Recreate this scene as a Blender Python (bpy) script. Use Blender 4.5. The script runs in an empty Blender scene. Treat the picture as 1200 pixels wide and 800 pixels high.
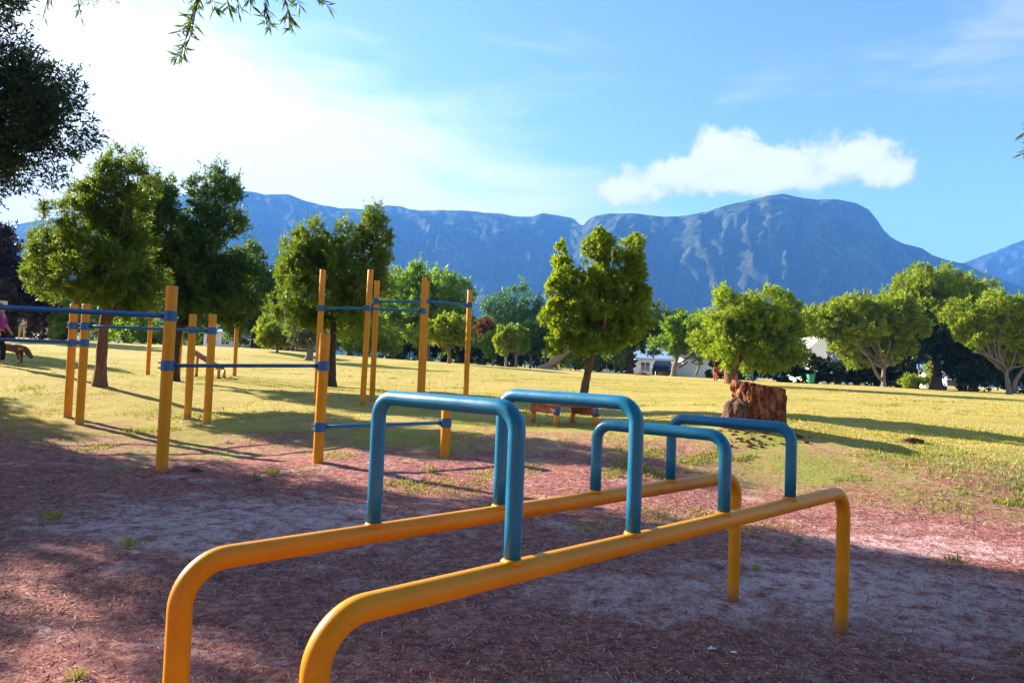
import bpy, math, random
import numpy as np
from mathutils import Vector

random.seed(7)
rng = np.random.default_rng(11)
scene = bpy.context.scene
col = scene.collection

# ------------------------------------------------------------------ camera model
FPX, HC = 834.0, 1.55
PITCH = ROLL = math.radians(2.2)
FW = np.array([0, math.cos(PITCH), math.sin(PITCH)])
R0 = np.array([1.0, 0, 0])
U0 = np.array([0, -math.sin(PITCH), math.cos(PITCH)])
CR = R0 * math.cos(ROLL) + U0 * math.sin(ROLL)
CU = U0 * math.cos(ROLL) - R0 * math.sin(ROLL)
CP = np.array([0, 0, HC])


def ray(u, v):
    return FW + CR * (u - 600) / FPX - CU * (v - 400) / FPX


def at(u, v, y):
    d = ray(u, v)
    return CP + d * (y / d[1])


def on_z(u, v, z):
    d = ray(u, v)
    return CP + d * ((z - HC) / d[2])


# ------------------------------------------------------------------ noise
def _h(ix, iy, iz, seed):
    n = (ix * 374761393 + iy * 668265263 + iz * 2147483647 + seed * 974711) & 0xFFFFFFFF
    n = ((n ^ (n >> 13)) * 1274126177) & 0xFFFFFFFF
    n = n ^ (n >> 16)
    return (n & 0xFFFF) / 65535.0


def vnoise(x, y, z=0.0, seed=0):
    x, y = np.asarray(x, float), np.asarray(y, float)
    z = np.zeros_like(x) + z
    ix, iy, iz = np.floor(x).astype(np.int64), np.floor(y).astype(np.int64), np.floor(z).astype(np.int64)
    fx, fy, fz = x - ix, y - iy, z - iz
    fx, fy, fz = (f * f * (3 - 2 * f) for f in (fx, fy, fz))
    r = 0
    for dx in (0, 1):
        for dy in (0, 1):
            for dz in (0, 1):
                w = (fx if dx else 1 - fx) * (fy if dy else 1 - fy) * (fz if dz else 1 - fz)
                r = r + w * _h(ix + dx, iy + dy, iz + dz, seed)
    return r * 2 - 1


def fbm(x, y, z=0.0, seed=0, octv=4):
    r, a, f = 0, 0.5, 1.0
    for k in range(octv):
        r = r + a * vnoise(np.asarray(x) * f, np.asarray(y) * f, np.asarray(z) * f, seed + k * 17)
        a *= 0.5
        f *= 2.03
    return r


def sstep(a, b, x):
    t = np.clip((x - a) / (b - a), 0, 1)
    return t * t * (3 - 2 * t)


# ------------------------------------------------------------------ terrain: gentle rise fitted through surveyed points
CTRL = [(79, 489.5, 13.6), (93, 495, 13.0), (219.6, 490.7, 14.3), (242.6, 496, 13.7),
        (371, 470, 16.2), (424, 476.6, 16.4), (436, 469.5, 17.2), (546, 469, 18), (491, 471, 16.9),
        (173, 440, 23.5), (208, 440, 23.5), (275, 440, 24), (117, 450, 17), (25, 425.5, 20.3), (5, 428.5, 19.6),
        (885, 501, 13.0), (652, 497, 13.3), (625, 495.5, 13.8), (697, 497, 13.3), (683, 483, 18), (200, 446, 20),
        (389, 453, 22), (362, 423, 38), (325, 411, 42), (525, 425, 42), (25, 398, 50), (60, 398, 55), (240, 405, 62),
        (400, 417, 62), (600, 431.5, 66), (700, 436, 66), (800, 441, 64), (855, 447, 40), (950, 449.5, 56),
        (1050, 453, 52), (1185, 462, 48), (1100, 459, 52), (1100, 520, 12.5), (1190, 545, 11), (1150, 490, 18)]
_pts = [tuple(at(*c)) for c in CTRL]
for s in (-1.15, -0.7, -0.35, 0, 0.35, 0.75, 1.15):
    for y in (2.0, 4.5, 7.2, 9.0):
        _pts.append((s * y, y, 0.0))
for s in (-1.15, -0.85):
    for y, z in ((12, 0.15), (22, 1.3), (60, 2.6)):
        _pts.append((s * y, y, z))
for s in (0.9, 1.15):
    for y, z in ((20, 0.75), (52, 1.2)):
        _pts.append((s * y, y, z))
for s, z in ((-1.15, 3.3), (-0.5, 3.2), (0, 2.2), (0.4, 1.5), (1.15, 1.3)):
    for y in (130, 300):
        _pts.append((s * y, y, z))
_pts = np.array(_pts)


def _st(x, y):
    yy = np.maximum(y, 2.0)
    return np.stack([np.clip(x / yy, -1.2, 1.2) * 1.6, np.log(np.clip(yy, 2.0, 300.0))], -1)


_Q = _st(_pts[:, 0], _pts[:, 1])


def _tps(r2):
    return np.where(r2 > 1e-12, r2 * np.log(np.maximum(r2, 1e-12)) * 0.5, 0)


_n = len(_Q)
_A = np.zeros((_n + 3, _n + 3))
_A[:_n, :_n] = _tps(((_Q[:, None] - _Q[None]) ** 2).sum(-1)) + np.eye(_n) * 0.01
_A[:_n, _n] = 1
_A[:_n, _n + 1:] = _Q
_A[_n, :_n] = 1
_A[_n + 1:, :_n] = _Q.T
_W = np.linalg.solve(_A, np.concatenate([_pts[:, 2], np.zeros(3)]))


def G(x, y):
    x, y = np.atleast_1d(np.asarray(x, float)), np.atleast_1d(np.asarray(y, float))
    q = _st(x, y)
    out = np.empty(len(q))
    for i in range(0, len(q), 20000):
        k = q[i:i + 20000]
        out[i:i + 20000] = _tps(((k[:, None] - _Q[None]) ** 2).sum(-1)) @ _W[:_n] + _W[_n] + k @ _W[_n + 1:]
    w = sstep(7.0, 10.5, y)
    out = out * w
    d = np.hypot(x - 3.85, (y - 12.3) * 1.2)
    return out + 0.06 * np.exp(-(d / 1.3) ** 2)


def g1(x, y):
    return float(G(x, y)[0])


def gpx(u, v, d):
    """ground point below the pixel column u at depth d"""
    p = at(u, v, d)
    return np.array([p[0], p[1], g1(p[0], p[1])])


# ------------------------------------------------------------------ mesh helpers
class MB:
    def __init__(s):
        s.v, s.f, s.n = [], [], 0

    def add(s, v, f):
        v = np.asarray(v, float)
        s.v.append(v)
        s.f += [tuple(i + s.n for i in q) for q in f]
        s.n += len(v)
        return s

    def box(s, c, size, ax=None, ay=None, az=None):
        c = np.asarray(c, float)
        ax = np.array([1., 0, 0]) if ax is None else np.asarray(ax, float)
        az = np.array([0, 0, 1.]) if az is None else np.asarray(az, float)
        ay = np.cross(az, ax) if ay is None else np.asarray(ay, float)
        v = [c + ax * i * size[0] / 2 + ay * j * size[1] / 2 + az * k * size[2] / 2
             for i in (-1, 1) for j in (-1, 1) for k in (-1, 1)]
        return s.add(v, [(0, 1, 3, 2), (4, 6, 7, 5), (0, 4, 5, 1), (2, 3, 7, 6), (0, 2, 6, 4), (1, 5, 7, 3)])

    def tube(s, pts, rad, seg=10, cap=True, jitter=0.0):
        pts = np.asarray(pts, float)
        n = len(pts)
        rad = np.broadcast_to(np.asarray(rad, float), (n,))
        t = np.gradient(pts, axis=0)
        t /= np.linalg.norm(t, axis=1)[:, None] + 1e-12
        ref = np.array([0, 0, 1.]) if abs(t[0][2]) < 0.9 else np.array([1., 0, 0])
        a = np.cross(t[0], ref)
        a /= np.linalg.norm(a)
        vs = []
        ang = np.linspace(0, 2 * math.pi, seg, endpoint=False)
        for i in range(n):
            a = a - t[i] * (a @ t[i])
            a /= np.linalg.norm(a) + 1e-12
            b = np.cross(t[i], a)
            rr = rad[i] * (1 + jitter * (rng.random(seg) - 0.5))
            vs.append(pts[i] + (np.cos(ang) * rr)[:, None] * a + (np.sin(ang) * rr)[:, None] * b)
        f = []
        for i in range(n - 1):
            for j in range(seg):
                k = (j + 1) % seg
                f.append((i * seg + j, i * seg + k, (i + 1) * seg + k, (i + 1) * seg + j))
        if cap:
            f.append(tuple(range(seg))[::-1])
            f.append(tuple((n - 1) * seg + j for j in range(seg)))
        return s.add(np.concatenate(vs), f)

    def build(s, name, m, parent=None, smooth=False, bevel=0.0):
        v = np.concatenate(s.v)
        o = mesh_obj(name, v, s.f, m, parent, smooth)
        if bevel:
            b = o.modifiers.new('bevel', 'BEVEL')
            b.width = bevel
            b.segments = 2
            b.limit_method = 'ANGLE'
        return o


ORI = {}


def mesh_obj(name, v, f, m, parent=None, smooth=False):
    me = bpy.data.meshes.new(name)
    org = np.zeros(3)
    if parent is not None:
        org = ORI[parent.name]
    v = np.asarray(v, float) - org
    me.from_pydata(v.tolist(), [], f)
    me.update()
    if smooth:
        me.polygons.foreach_set('use_smooth', [True] * len(me.polygons))
    if m:
        me.materials.append(m)
    o = bpy.data.objects.new(name, me)
    col.objects.link(o)
    if parent is not None:
        o.parent = parent
    ORI[o.name] = org
    return o


def quads_obj(name, v, m, parent=None, tint=None, k=4):
    """many loose k-gons at once, v: (n*k,3)"""
    org = ORI[parent.name] if parent is not None else np.zeros(3)
    v = (np.asarray(v, np.float64) - org).astype(np.float32)
    n = len(v) // k
    me = bpy.data.meshes.new(name)
    me.vertices.add(len(v))
    me.vertices.foreach_set('co', v.ravel())
    me.loops.add(len(v))
    me.loops.foreach_set('vertex_index', np.arange(len(v), dtype=np.int32))
    me.polygons.add(n)
    me.polygons.foreach_set('loop_start', np.arange(0, len(v), k, dtype=np.int32))
    me.update(calc_edges=True)
    if tint is not None:
        at_ = me.attributes.new('tint', 'FLOAT', 'FACE')
        at_.data.foreach_set('value', np.asarray(tint, np.float32))
    me.materials.append(m)
    o = bpy.data.objects.new(name, me)
    col.objects.link(o)
    if parent is not None:
        o.parent = parent
    ORI[o.name] = org
    return o


def tag(o, label=None, cat=None, group=None, kind=None):
    if label:
        o['label'] = label
    if cat:
        o['category'] = cat
    if group:
        o['group'] = group
    if kind:
        o['kind'] = kind
    return o


def thing(name, loc, label, cat, group=None):
    o = bpy.data.objects.new(name, None)
    o.empty_display_size = 0.2
    col.objects.link(o)
    o.location = [float(c) for c in loc]
    ORI[o.name] = np.array(loc, float)
    return tag(o, label, cat, group)


def fillet(pts, r, n=8):
    pts = [np.asarray(p, float) for p in pts]
    out = [pts[0]]
    for i in range(1, len(pts) - 1):
        a, b, c = pts[i - 1], pts[i], pts[i + 1]
        d1, d2 = (a - b) / np.linalg.norm(a - b), (c - b) / np.linalg.norm(c - b)
        th = math.acos(np.clip(d1 @ d2, -1, 1))
        L = r / math.tan(th / 2)
        bis = (d1 + d2) / np.linalg.norm(d1 + d2)
        ctr = b + bis * r / math.sin(th / 2)
        p0, p1 = b + d1 * L, b + d2 * L
        e0, e1 = (p0 - ctr) / r, (p1 - ctr) / r
        ph = math.acos(np.clip(e0 @ e1, -1, 1))
        for k in range(n + 1):
            t = k / n
            out.append(ctr + r * (math.sin((1 - t) * ph) * e0 + math.sin(t * ph) * e1) / math.sin(ph))
    out.append(pts[-1])
    return np.array(out)


def densify(pts, step=0.25):
    out = [pts[0]]
    for a, b in zip(pts[:-1], pts[1:]):
        k = max(1, int(np.linalg.norm(b - a) / step))
        for i in range(1, k + 1):
            out.append(a + (b - a) * i / k)
    return np.array(out)


# ------------------------------------------------------------------ materials
def mat(name):
    m = bpy.data.materials.new(name)
    m.use_nodes = True
    nt = m.node_tree
    nt.nodes.clear()
    out = nt.nodes.new('ShaderNodeOutputMaterial')
    return m, nt, out


def N(nt, t, **kw):
    n = nt.nodes.new(t)
    for k, v in kw.items():
        if k.startswith('i_'):
            key = k[2:].replace('_', ' ')
            n.inputs[int(key) if key.isdigit() else key].default_value = v
        else:
            setattr(n, k, v)
    return n


def L(nt, a, b):
    nt.links.new(a, b)


def ramp(nt, fac, stops, interp='LINEAR'):
    r = N(nt, 'ShaderNodeValToRGB')
    r.color_ramp.interpolation = interp
    el = r.color_ramp.elements
    while len(el) < len(stops):
        el.new(0.5)
    for e, (p, c) in zip(el, stops):
        e.position = p
        e.color = (*c, 1) if len(c) == 3 else c
    L(nt, fac, r.inputs[0])
    return r.outputs[0]


def noise(nt, vec, scale, detail=4, rough=0.55, dist=0.0):
    n = N(nt, 'ShaderNodeTexNoise')
    n.inputs['Scale'].default_value = scale
    n.inputs['Detail'].default_value = detail
    n.inputs['Roughness'].default_value = rough
    n.inputs['Distortion'].default_value = dist
    if vec is not None:
        L(nt, vec, n.inputs['Vector'])
    return n.outputs['Fac']


def math_(nt, op, a, b=None, clamp=False):
    n = N(nt, 'ShaderNodeMath', operation=op, use_clamp=clamp)
    for i, x in enumerate((a, b)):
        if x is None:
            continue
        if isinstance(x, (int, float)):
            n.inputs[i].default_value = x
        else:
            L(nt, x, n.inputs[i])
    return n.outputs[0]


def mixc(nt, fac, a, b):
    n = N(nt, 'ShaderNodeMix', data_type='RGBA')
    for s, x in ((0, fac), (6, a), (7, b)):
        if isinstance(x, (int, float)):
            n.inputs[s].default_value = x
        elif isinstance(x, tuple):
            n.inputs[s].default_value = (*x, 1)
        else:
            L(nt, x, n.inputs[s])
    return n.outputs[2]


def mapr(nt, x, a, b, c=0.0, d=1.0, smooth=True):
    n = N(nt, 'ShaderNodeMapRange')
    n.interpolation_type = 'SMOOTHSTEP' if smooth else 'LINEAR'
    L(nt, x, n.inputs[0])
    for i, q in enumerate((a, b, c, d)):
        n.inputs[i + 1].default_value = q
    return n.outputs[0]


def objco(nt, scale=None):
    tc = N(nt, 'ShaderNodeTexCoord')
    v = tc.outputs['Object']
    if scale:
        mp = N(nt, 'ShaderNodeMapping')
        mp.inputs['Scale'].default_value = scale
        L(nt, v, mp.inputs[0])
        v = mp.outputs[0]
    return v


def bump(nt, h, strength=0.3, dist=0.02):
    b = N(nt, 'ShaderNodeBump')
    b.inputs['Strength'].default_value = strength
    b.inputs['Distance'].default_value = dist
    L(nt, h, b.inputs['Height'])
    return b.outputs[0]


def simple(name, c1, c2, scale=6, rough=0.7, bstr=0.2, bdist=0.01, spec=0.4, stretch=None, metal=0.0):
    m, nt, out = mat(name)
    v = objco(nt, stretch)
    f = noise(nt, v, scale, 6, 0.62)
    p = N(nt, 'ShaderNodeBsdfPrincipled')
    L(nt, ramp(nt, f, [(0.3, c1), (0.7, c2)]), p.inputs['Base Color'])
    p.inputs['Roughness'].default_value = rough
    p.inputs['Specular IOR Level'].default_value = spec
    p.inputs['Metallic'].default_value = metal
    if bstr:
        L(nt, bump(nt, noise(nt, v, scale * 4, 5), bstr, bdist), p.inputs['Normal'])
    L(nt, p.outputs[0], out.inputs[0])
    return m


def paint(name, c, cworn, rough=0.36, spec=0.5):
    """gloss enamel on pipe: faint tone drift, scuffs, tiny chips"""
    m, nt, out = mat(name)
    v = objco(nt)
    p = N(nt, 'ShaderNodeBsdfPrincipled')
    drift = noise(nt, v, 3.0, 5, 0.6)
    c2 = tuple(x * 0.78 for x in c)
    base = ramp(nt, drift, [(0.3, c2), (0.7, c)])
    sc = mapr(nt, noise(nt, v, 22, 6, 0.7), 0.60, 0.70)
    base = mixc(nt, math_(nt, 'MULTIPLY', sc, 0.55), base, cworn)
    ch = mapr(nt, noise(nt, v, 75, 3, 0.6), 0.70, 0.73)
    base = mixc(nt, ch, base, (0.10, 0.07, 0.05))
    sz = N(nt, 'ShaderNodeSeparateXYZ')
    L(nt, v, sz.inputs[0])
    splash = mapr(nt, math_(nt, 'ADD', sz.outputs[2], math_(nt, 'MULTIPLY', noise(nt, v, 26, 5, 0.7), 0.22)), 0.24, 0.12)
    base = mixc(nt, math_(nt, 'MULTIPLY', splash, 0.65), base, (0.24, 0.125, 0.085))
    L(nt, base, p.inputs['Base Color'])
    L(nt, mapr(nt, noise(nt, v, 9, 5, 0.7), 0.3, 0.75, rough - 0.07, rough + 0.16, False), p.inputs['Roughness'])
    p.inputs['Specular IOR Level'].default_value = spec
    L(nt, bump(nt, noise(nt, v, 60, 4), 0.08, 0.003), p.inputs['Normal'])
    L(nt, p.outputs[0], out.inputs[0])
    return m


def leaf(name, dark, mid, light, trans=0.35, tcol=None, rough=0.5):
    m, nt, out = mat(name)
    a = N(nt, 'ShaderNodeAttribute', attribute_name='tint')
    c = ramp(nt, a.outputs['Fac'], [(0.0, dark), (0.5, mid), (1.0, light)])
    p = N(nt, 'ShaderNodeBsdfPrincipled')
    L(nt, c, p.inputs['Base Color'])
    p.inputs['Roughness'].default_value = rough
    p.inputs['Specular IOR Level'].default_value = 0.25
    t = N(nt, 'ShaderNodeBsdfTranslucent')
    L(nt, mixc(nt, 0.55, c, tcol or light), t.inputs['Color'])
    mx = N(nt, 'ShaderNodeMixShader')
    mx.inputs[0].default_value = trans
    L(nt, p.outputs[0], mx.inputs[1])
    L(nt, t.outputs[0], mx.inputs[2])
    L(nt, mx.outputs[0], out.inputs[0])
    return m


M = {}
M['yellow'] = paint('yellow_enamel', (0.73, 0.262, 0.000), (0.70, 0.34, 0.04), 0.42, 0.28)
M['blue'] = paint('teal_enamel', (0.001, 0.160, 0.315), (0.012, 0.18, 0.33), 0.32, 0.42)
M['navy'] = paint('blue_enamel', (0.010, 0.095, 0.270), (0.05, 0.16, 0.32), 0.36)
M['steel'] = simple('bolt_steel', (0.35, 0.35, 0.36), (0.5, 0.5, 0.5), 20, 0.4, 0.1, 0.002, 0.5, None, 0.8)
M['redplank'] = simple('red_stained_timber', (0.30, 0.075, 0.03), (0.42, 0.12, 0.05), 5, 0.6, 0.3, 0.004, 0.3, (1, 8, 8))
M['bark_red'] = simple('reddish_bark', (0.10, 0.045, 0.025), (0.24, 0.12, 0.075), 5, 0.9, 0.9, 0.03, 0.2, (3, 3, 0.8))
M['bark_grey'] = simple('grey_bark', (0.11, 0.085, 0.065), (0.26, 0.21, 0.17), 5, 0.9, 0.9, 0.03, 0.2, (3, 3, 0.8))
M['bark_dark'] = simple('dark_bark', (0.035, 0.022, 0.016), (0.09, 0.06, 0.045), 5, 0.9, 0.8, 0.03, 0.2, (3, 3, 0.8))
M['leaf_melaleuca'] = leaf('fine_olive_leaf', (0.034, 0.085, 0.008), (0.14, 0.225, 0.015), (0.35, 0.41, 0.028), 0.48, (0.50, 0.60, 0.02))
M['leaf_olive'] = leaf('dark_olive_leaf', (0.020, 0.052, 0.008), (0.075, 0.140, 0.014), (0.22, 0.27, 0.022), 0.40, (0.32, 0.42, 0.02))
M['leaf_dark'] = leaf('deep_green_leaf', (0.014, 0.038, 0.010), (0.048, 0.100, 0.020), (0.12, 0.18, 0.025), 0.34, (0.20, 0.32, 0.02))
M['leaf_shade'] = leaf('shade_darkened_green_leaf', (0.010, 0.022, 0.012), (0.020, 0.040, 0.018), (0.05, 0.075, 0.02), 0.22, (0.10, 0.16, 0.02))  # green darkened in the colour itself, for foliage that stands in shade
M['leaf_bright'] = leaf('bright_green_leaf', (0.035, 0.09, 0.008), (0.11, 0.22, 0.016), (0.25, 0.36, 0.03), 0.42, (0.36, 0.50, 0.03))
M['leaf_lime'] = leaf('yellow_green_leaf', (0.06, 0.11, 0.008), (0.16, 0.23, 0.016), (0.34, 0.40, 0.035), 0.42, (0.48, 0.56, 0.03))
M['leaf_blue'] = leaf('blue_green_leaf', (0.03, 0.085, 0.045), (0.07, 0.17, 0.075), (0.15, 0.27, 0.10), 0.32, (0.15, 0.35, 0.10))
M['leaf_purple'] = leaf('purple_brown_leaf', (0.012, 0.008, 0.010), (0.028, 0.016, 0.016), (0.06, 0.03, 0.022), 0.18, (0.10, 0.04, 0.02))
M['leaf_grey'] = leaf('grey_green_leaf', (0.05, 0.07, 0.04), (0.12, 0.15, 0.075), (0.20, 0.23, 0.11), 0.3, (0.22, 0.26, 0.10))
M['leaf_hedge_shade'] = leaf('hedge_and_shade_leaf', (0.008, 0.014, 0.006), (0.018, 0.032, 0.010), (0.04, 0.065, 0.014), 0.2, (0.06, 0.10, 0.02))  # also colours the dark strips that stand for shade under the trees
M['leaf_rust'] = leaf('rusty_leaf', (0.08, 0.03, 0.015), (0.17, 0.06, 0.02), (0.25, 0.12, 0.03), 0.3, (0.3, 0.12, 0.02))
M['grass'] = leaf('grass_blade', (0.13, 0.20, 0.015), (0.30, 0.29, 0.045), (0.54, 0.41, 0.12), 0.3, (0.5, 0.44, 0.08), 0.6)
M['mulch'] = leaf('bark_chip', (0.08, 0.028, 0.030), (0.30, 0.122, 0.098), (0.62, 0.40, 0.30), 0.0, None, 0.85)
M['white_wall'] = simple('white_render', (0.74, 0.73, 0.72), (0.84, 0.83, 0.82), 1.5, 0.85, 0.1, 0.01, 0.2)
M['blue_roof'] = simple('pale_blue_roof', (0.30, 0.42, 0.55), (0.40, 0.52, 0.62), 2, 0.6, 0.2, 0.02, 0.3, (1, 8, 1))
M['grey_roof'] = simple('grey_roof_tile', (0.10, 0.10, 0.11), (0.18, 0.17, 0.17), 3, 0.8, 0.4, 0.03, 0.3, (1, 6, 6))
M['lilac_wall'] = simple('pale_lilac_render', (0.52, 0.47, 0.58), (0.62, 0.57, 0.66), 1.5, 0.85, 0.1, 0.01, 0.2)
M['glass'] = simple('dark_window_glass', (0.015, 0.02, 0.028), (0.03, 0.04, 0.05), 3, 0.08, 0, 0, 0.6)
M['rubber'] = simple('tyre_rubber', (0.012, 0.012, 0.012), (0.03, 0.03, 0.03), 8, 0.8)
M['carwhite'] = simple('white_car_paint', (0.72, 0.73, 0.75), (0.78, 0.79, 0.8), 2, 0.25, 0, 0, 0.5)
M['carblue'] = simple('dark_blue_car_paint', (0.02, 0.04, 0.12), (0.03, 0.06, 0.16), 2, 0.25, 0, 0, 0.5)
M['carsilver'] = simple('silver_car_paint', (0.40, 0.44, 0.52), (0.46, 0.5, 0.56), 2, 0.28, 0, 0, 0.5)
M['carred'] = simple('red_car_paint', (0.38, 0.03, 0.04), (0.46, 0.05, 0.05), 2, 0.25, 0, 0, 0.5)
M['binGreen'] = simple('green_plastic', (0.02, 0.20, 0.11), (0.03, 0.27, 0.15), 4, 0.5)
M['skin'] = simple('skin', (0.42, 0.22, 0.15), (0.50, 0.28, 0.19), 9, 0.55, 0.05, 0.002)
M['purple_cloth'] = simple('magenta_purple_cloth', (0.22, 0.03, 0.22), (0.42, 0.07, 0.38), 7, 0.85, 0.4, 0.01, 0.1)
M['dark_cloth'] = simple('dark_trousers', (0.012, 0.010, 0.016), (0.03, 0.022, 0.03), 9, 0.9, 0.3, 0.01, 0.1)
M['white_cloth'] = simple('white_cloth', (0.66, 0.66, 0.68), (0.8, 0.8, 0.8), 9, 0.9, 0.3, 0.01, 0.1)
M['tan_cloth'] = simple('tan_cloth', (0.45, 0.34, 0.20), (0.58, 0.45, 0.28), 9, 0.9, 0.3, 0.01, 0.1)
M['hair'] = simple('brown_hair', (0.03, 0.016, 0.01), (0.07, 0.04, 0.02), 20, 0.6)
M['paper'] = simple('white_paper', (0.66, 0.66, 0.7), (0.8, 0.8, 0.82), 15, 0.8)
M['twig'] = simple('dry_twig', (0.06, 0.035, 0.025), (0.16, 0.10, 0.07), 14, 0.9)
M['soil'] = simple('dark_red_soil', (0.07, 0.028, 0.018), (0.2, 0.085, 0.05), 9, 0.95, 0.9, 0.03, 0.1)
M['sawdust'] = simple('log_grey_wood', (0.20, 0.12, 0.085), (0.36, 0.24, 0.17), 4, 0.9, 0.6, 0.03, 0.1, (1, 5, 5))


def dog_mat():
    m, nt, out = mat('brown_and_white_coat')
    v = objco(nt)
    f = noise(nt, v, 4.2, 3, 0.5)
    p = N(nt, 'ShaderNodeBsdfPrincipled')
    brown = ramp(nt, noise(nt, v, 30, 3), [(0.3, (0.10, 0.035, 0.018)), (0.7, (0.20, 0.075, 0.035))])
    L(nt, mixc(nt, mapr(nt, f, 0.60, 0.63), brown, (0.62, 0.52, 0.45)), p.inputs['Base Color'])
    p.inputs['Roughness'].default_value = 0.8
    L(nt, p.outputs[0], out.inputs[0])
    return m


M['dog'] = dog_mat()


def stump_mat():
    m, nt, out = mat('split_red_wood')
    v = objco(nt, (3.5, 3.5, 1.3))
    vv = objco(nt)
    f = noise(nt, v, 3.2, 8, 0.68, 0.6)
    c = ramp(nt, f, [(0.30, (0.018, 0.008, 0.006)), (0.45, (0.13, 0.040, 0.020)), (0.56, (0.34, 0.125, 0.055)), (0.70, (0.60, 0.34, 0.20))])
    p = N(nt, 'ShaderNodeBsdfPrincipled')
    L(nt, c, p.inputs['Base Color'])
    p.inputs['Roughness'].default_value = 0.9
    p.inputs['Specular IOR Level'].default_value = 0.15
    h = math_(nt, 'ADD', noise(nt, v, 5, 8, 0.7), noise(nt, vv, 16, 4))
    L(nt, bump(nt, h, 1.0, 0.07), p.inputs['Normal'])
    L(nt, p.outputs[0], out.inputs[0])
    return m


M['stump'] = stump_mat()
M['stump_top'] = simple('sawn_wood_face', (0.42, 0.24, 0.15), (0.62, 0.42, 0.30), 6, 0.9, 0.6, 0.02, 0.1)
M['stump_bark'] = simple('weathered_stump_bark', (0.035, 0.018, 0.013), (0.33, 0.19, 0.135), 9, 0.95, 1.0, 0.05, 0.1, (3, 3, 0.7))


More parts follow.
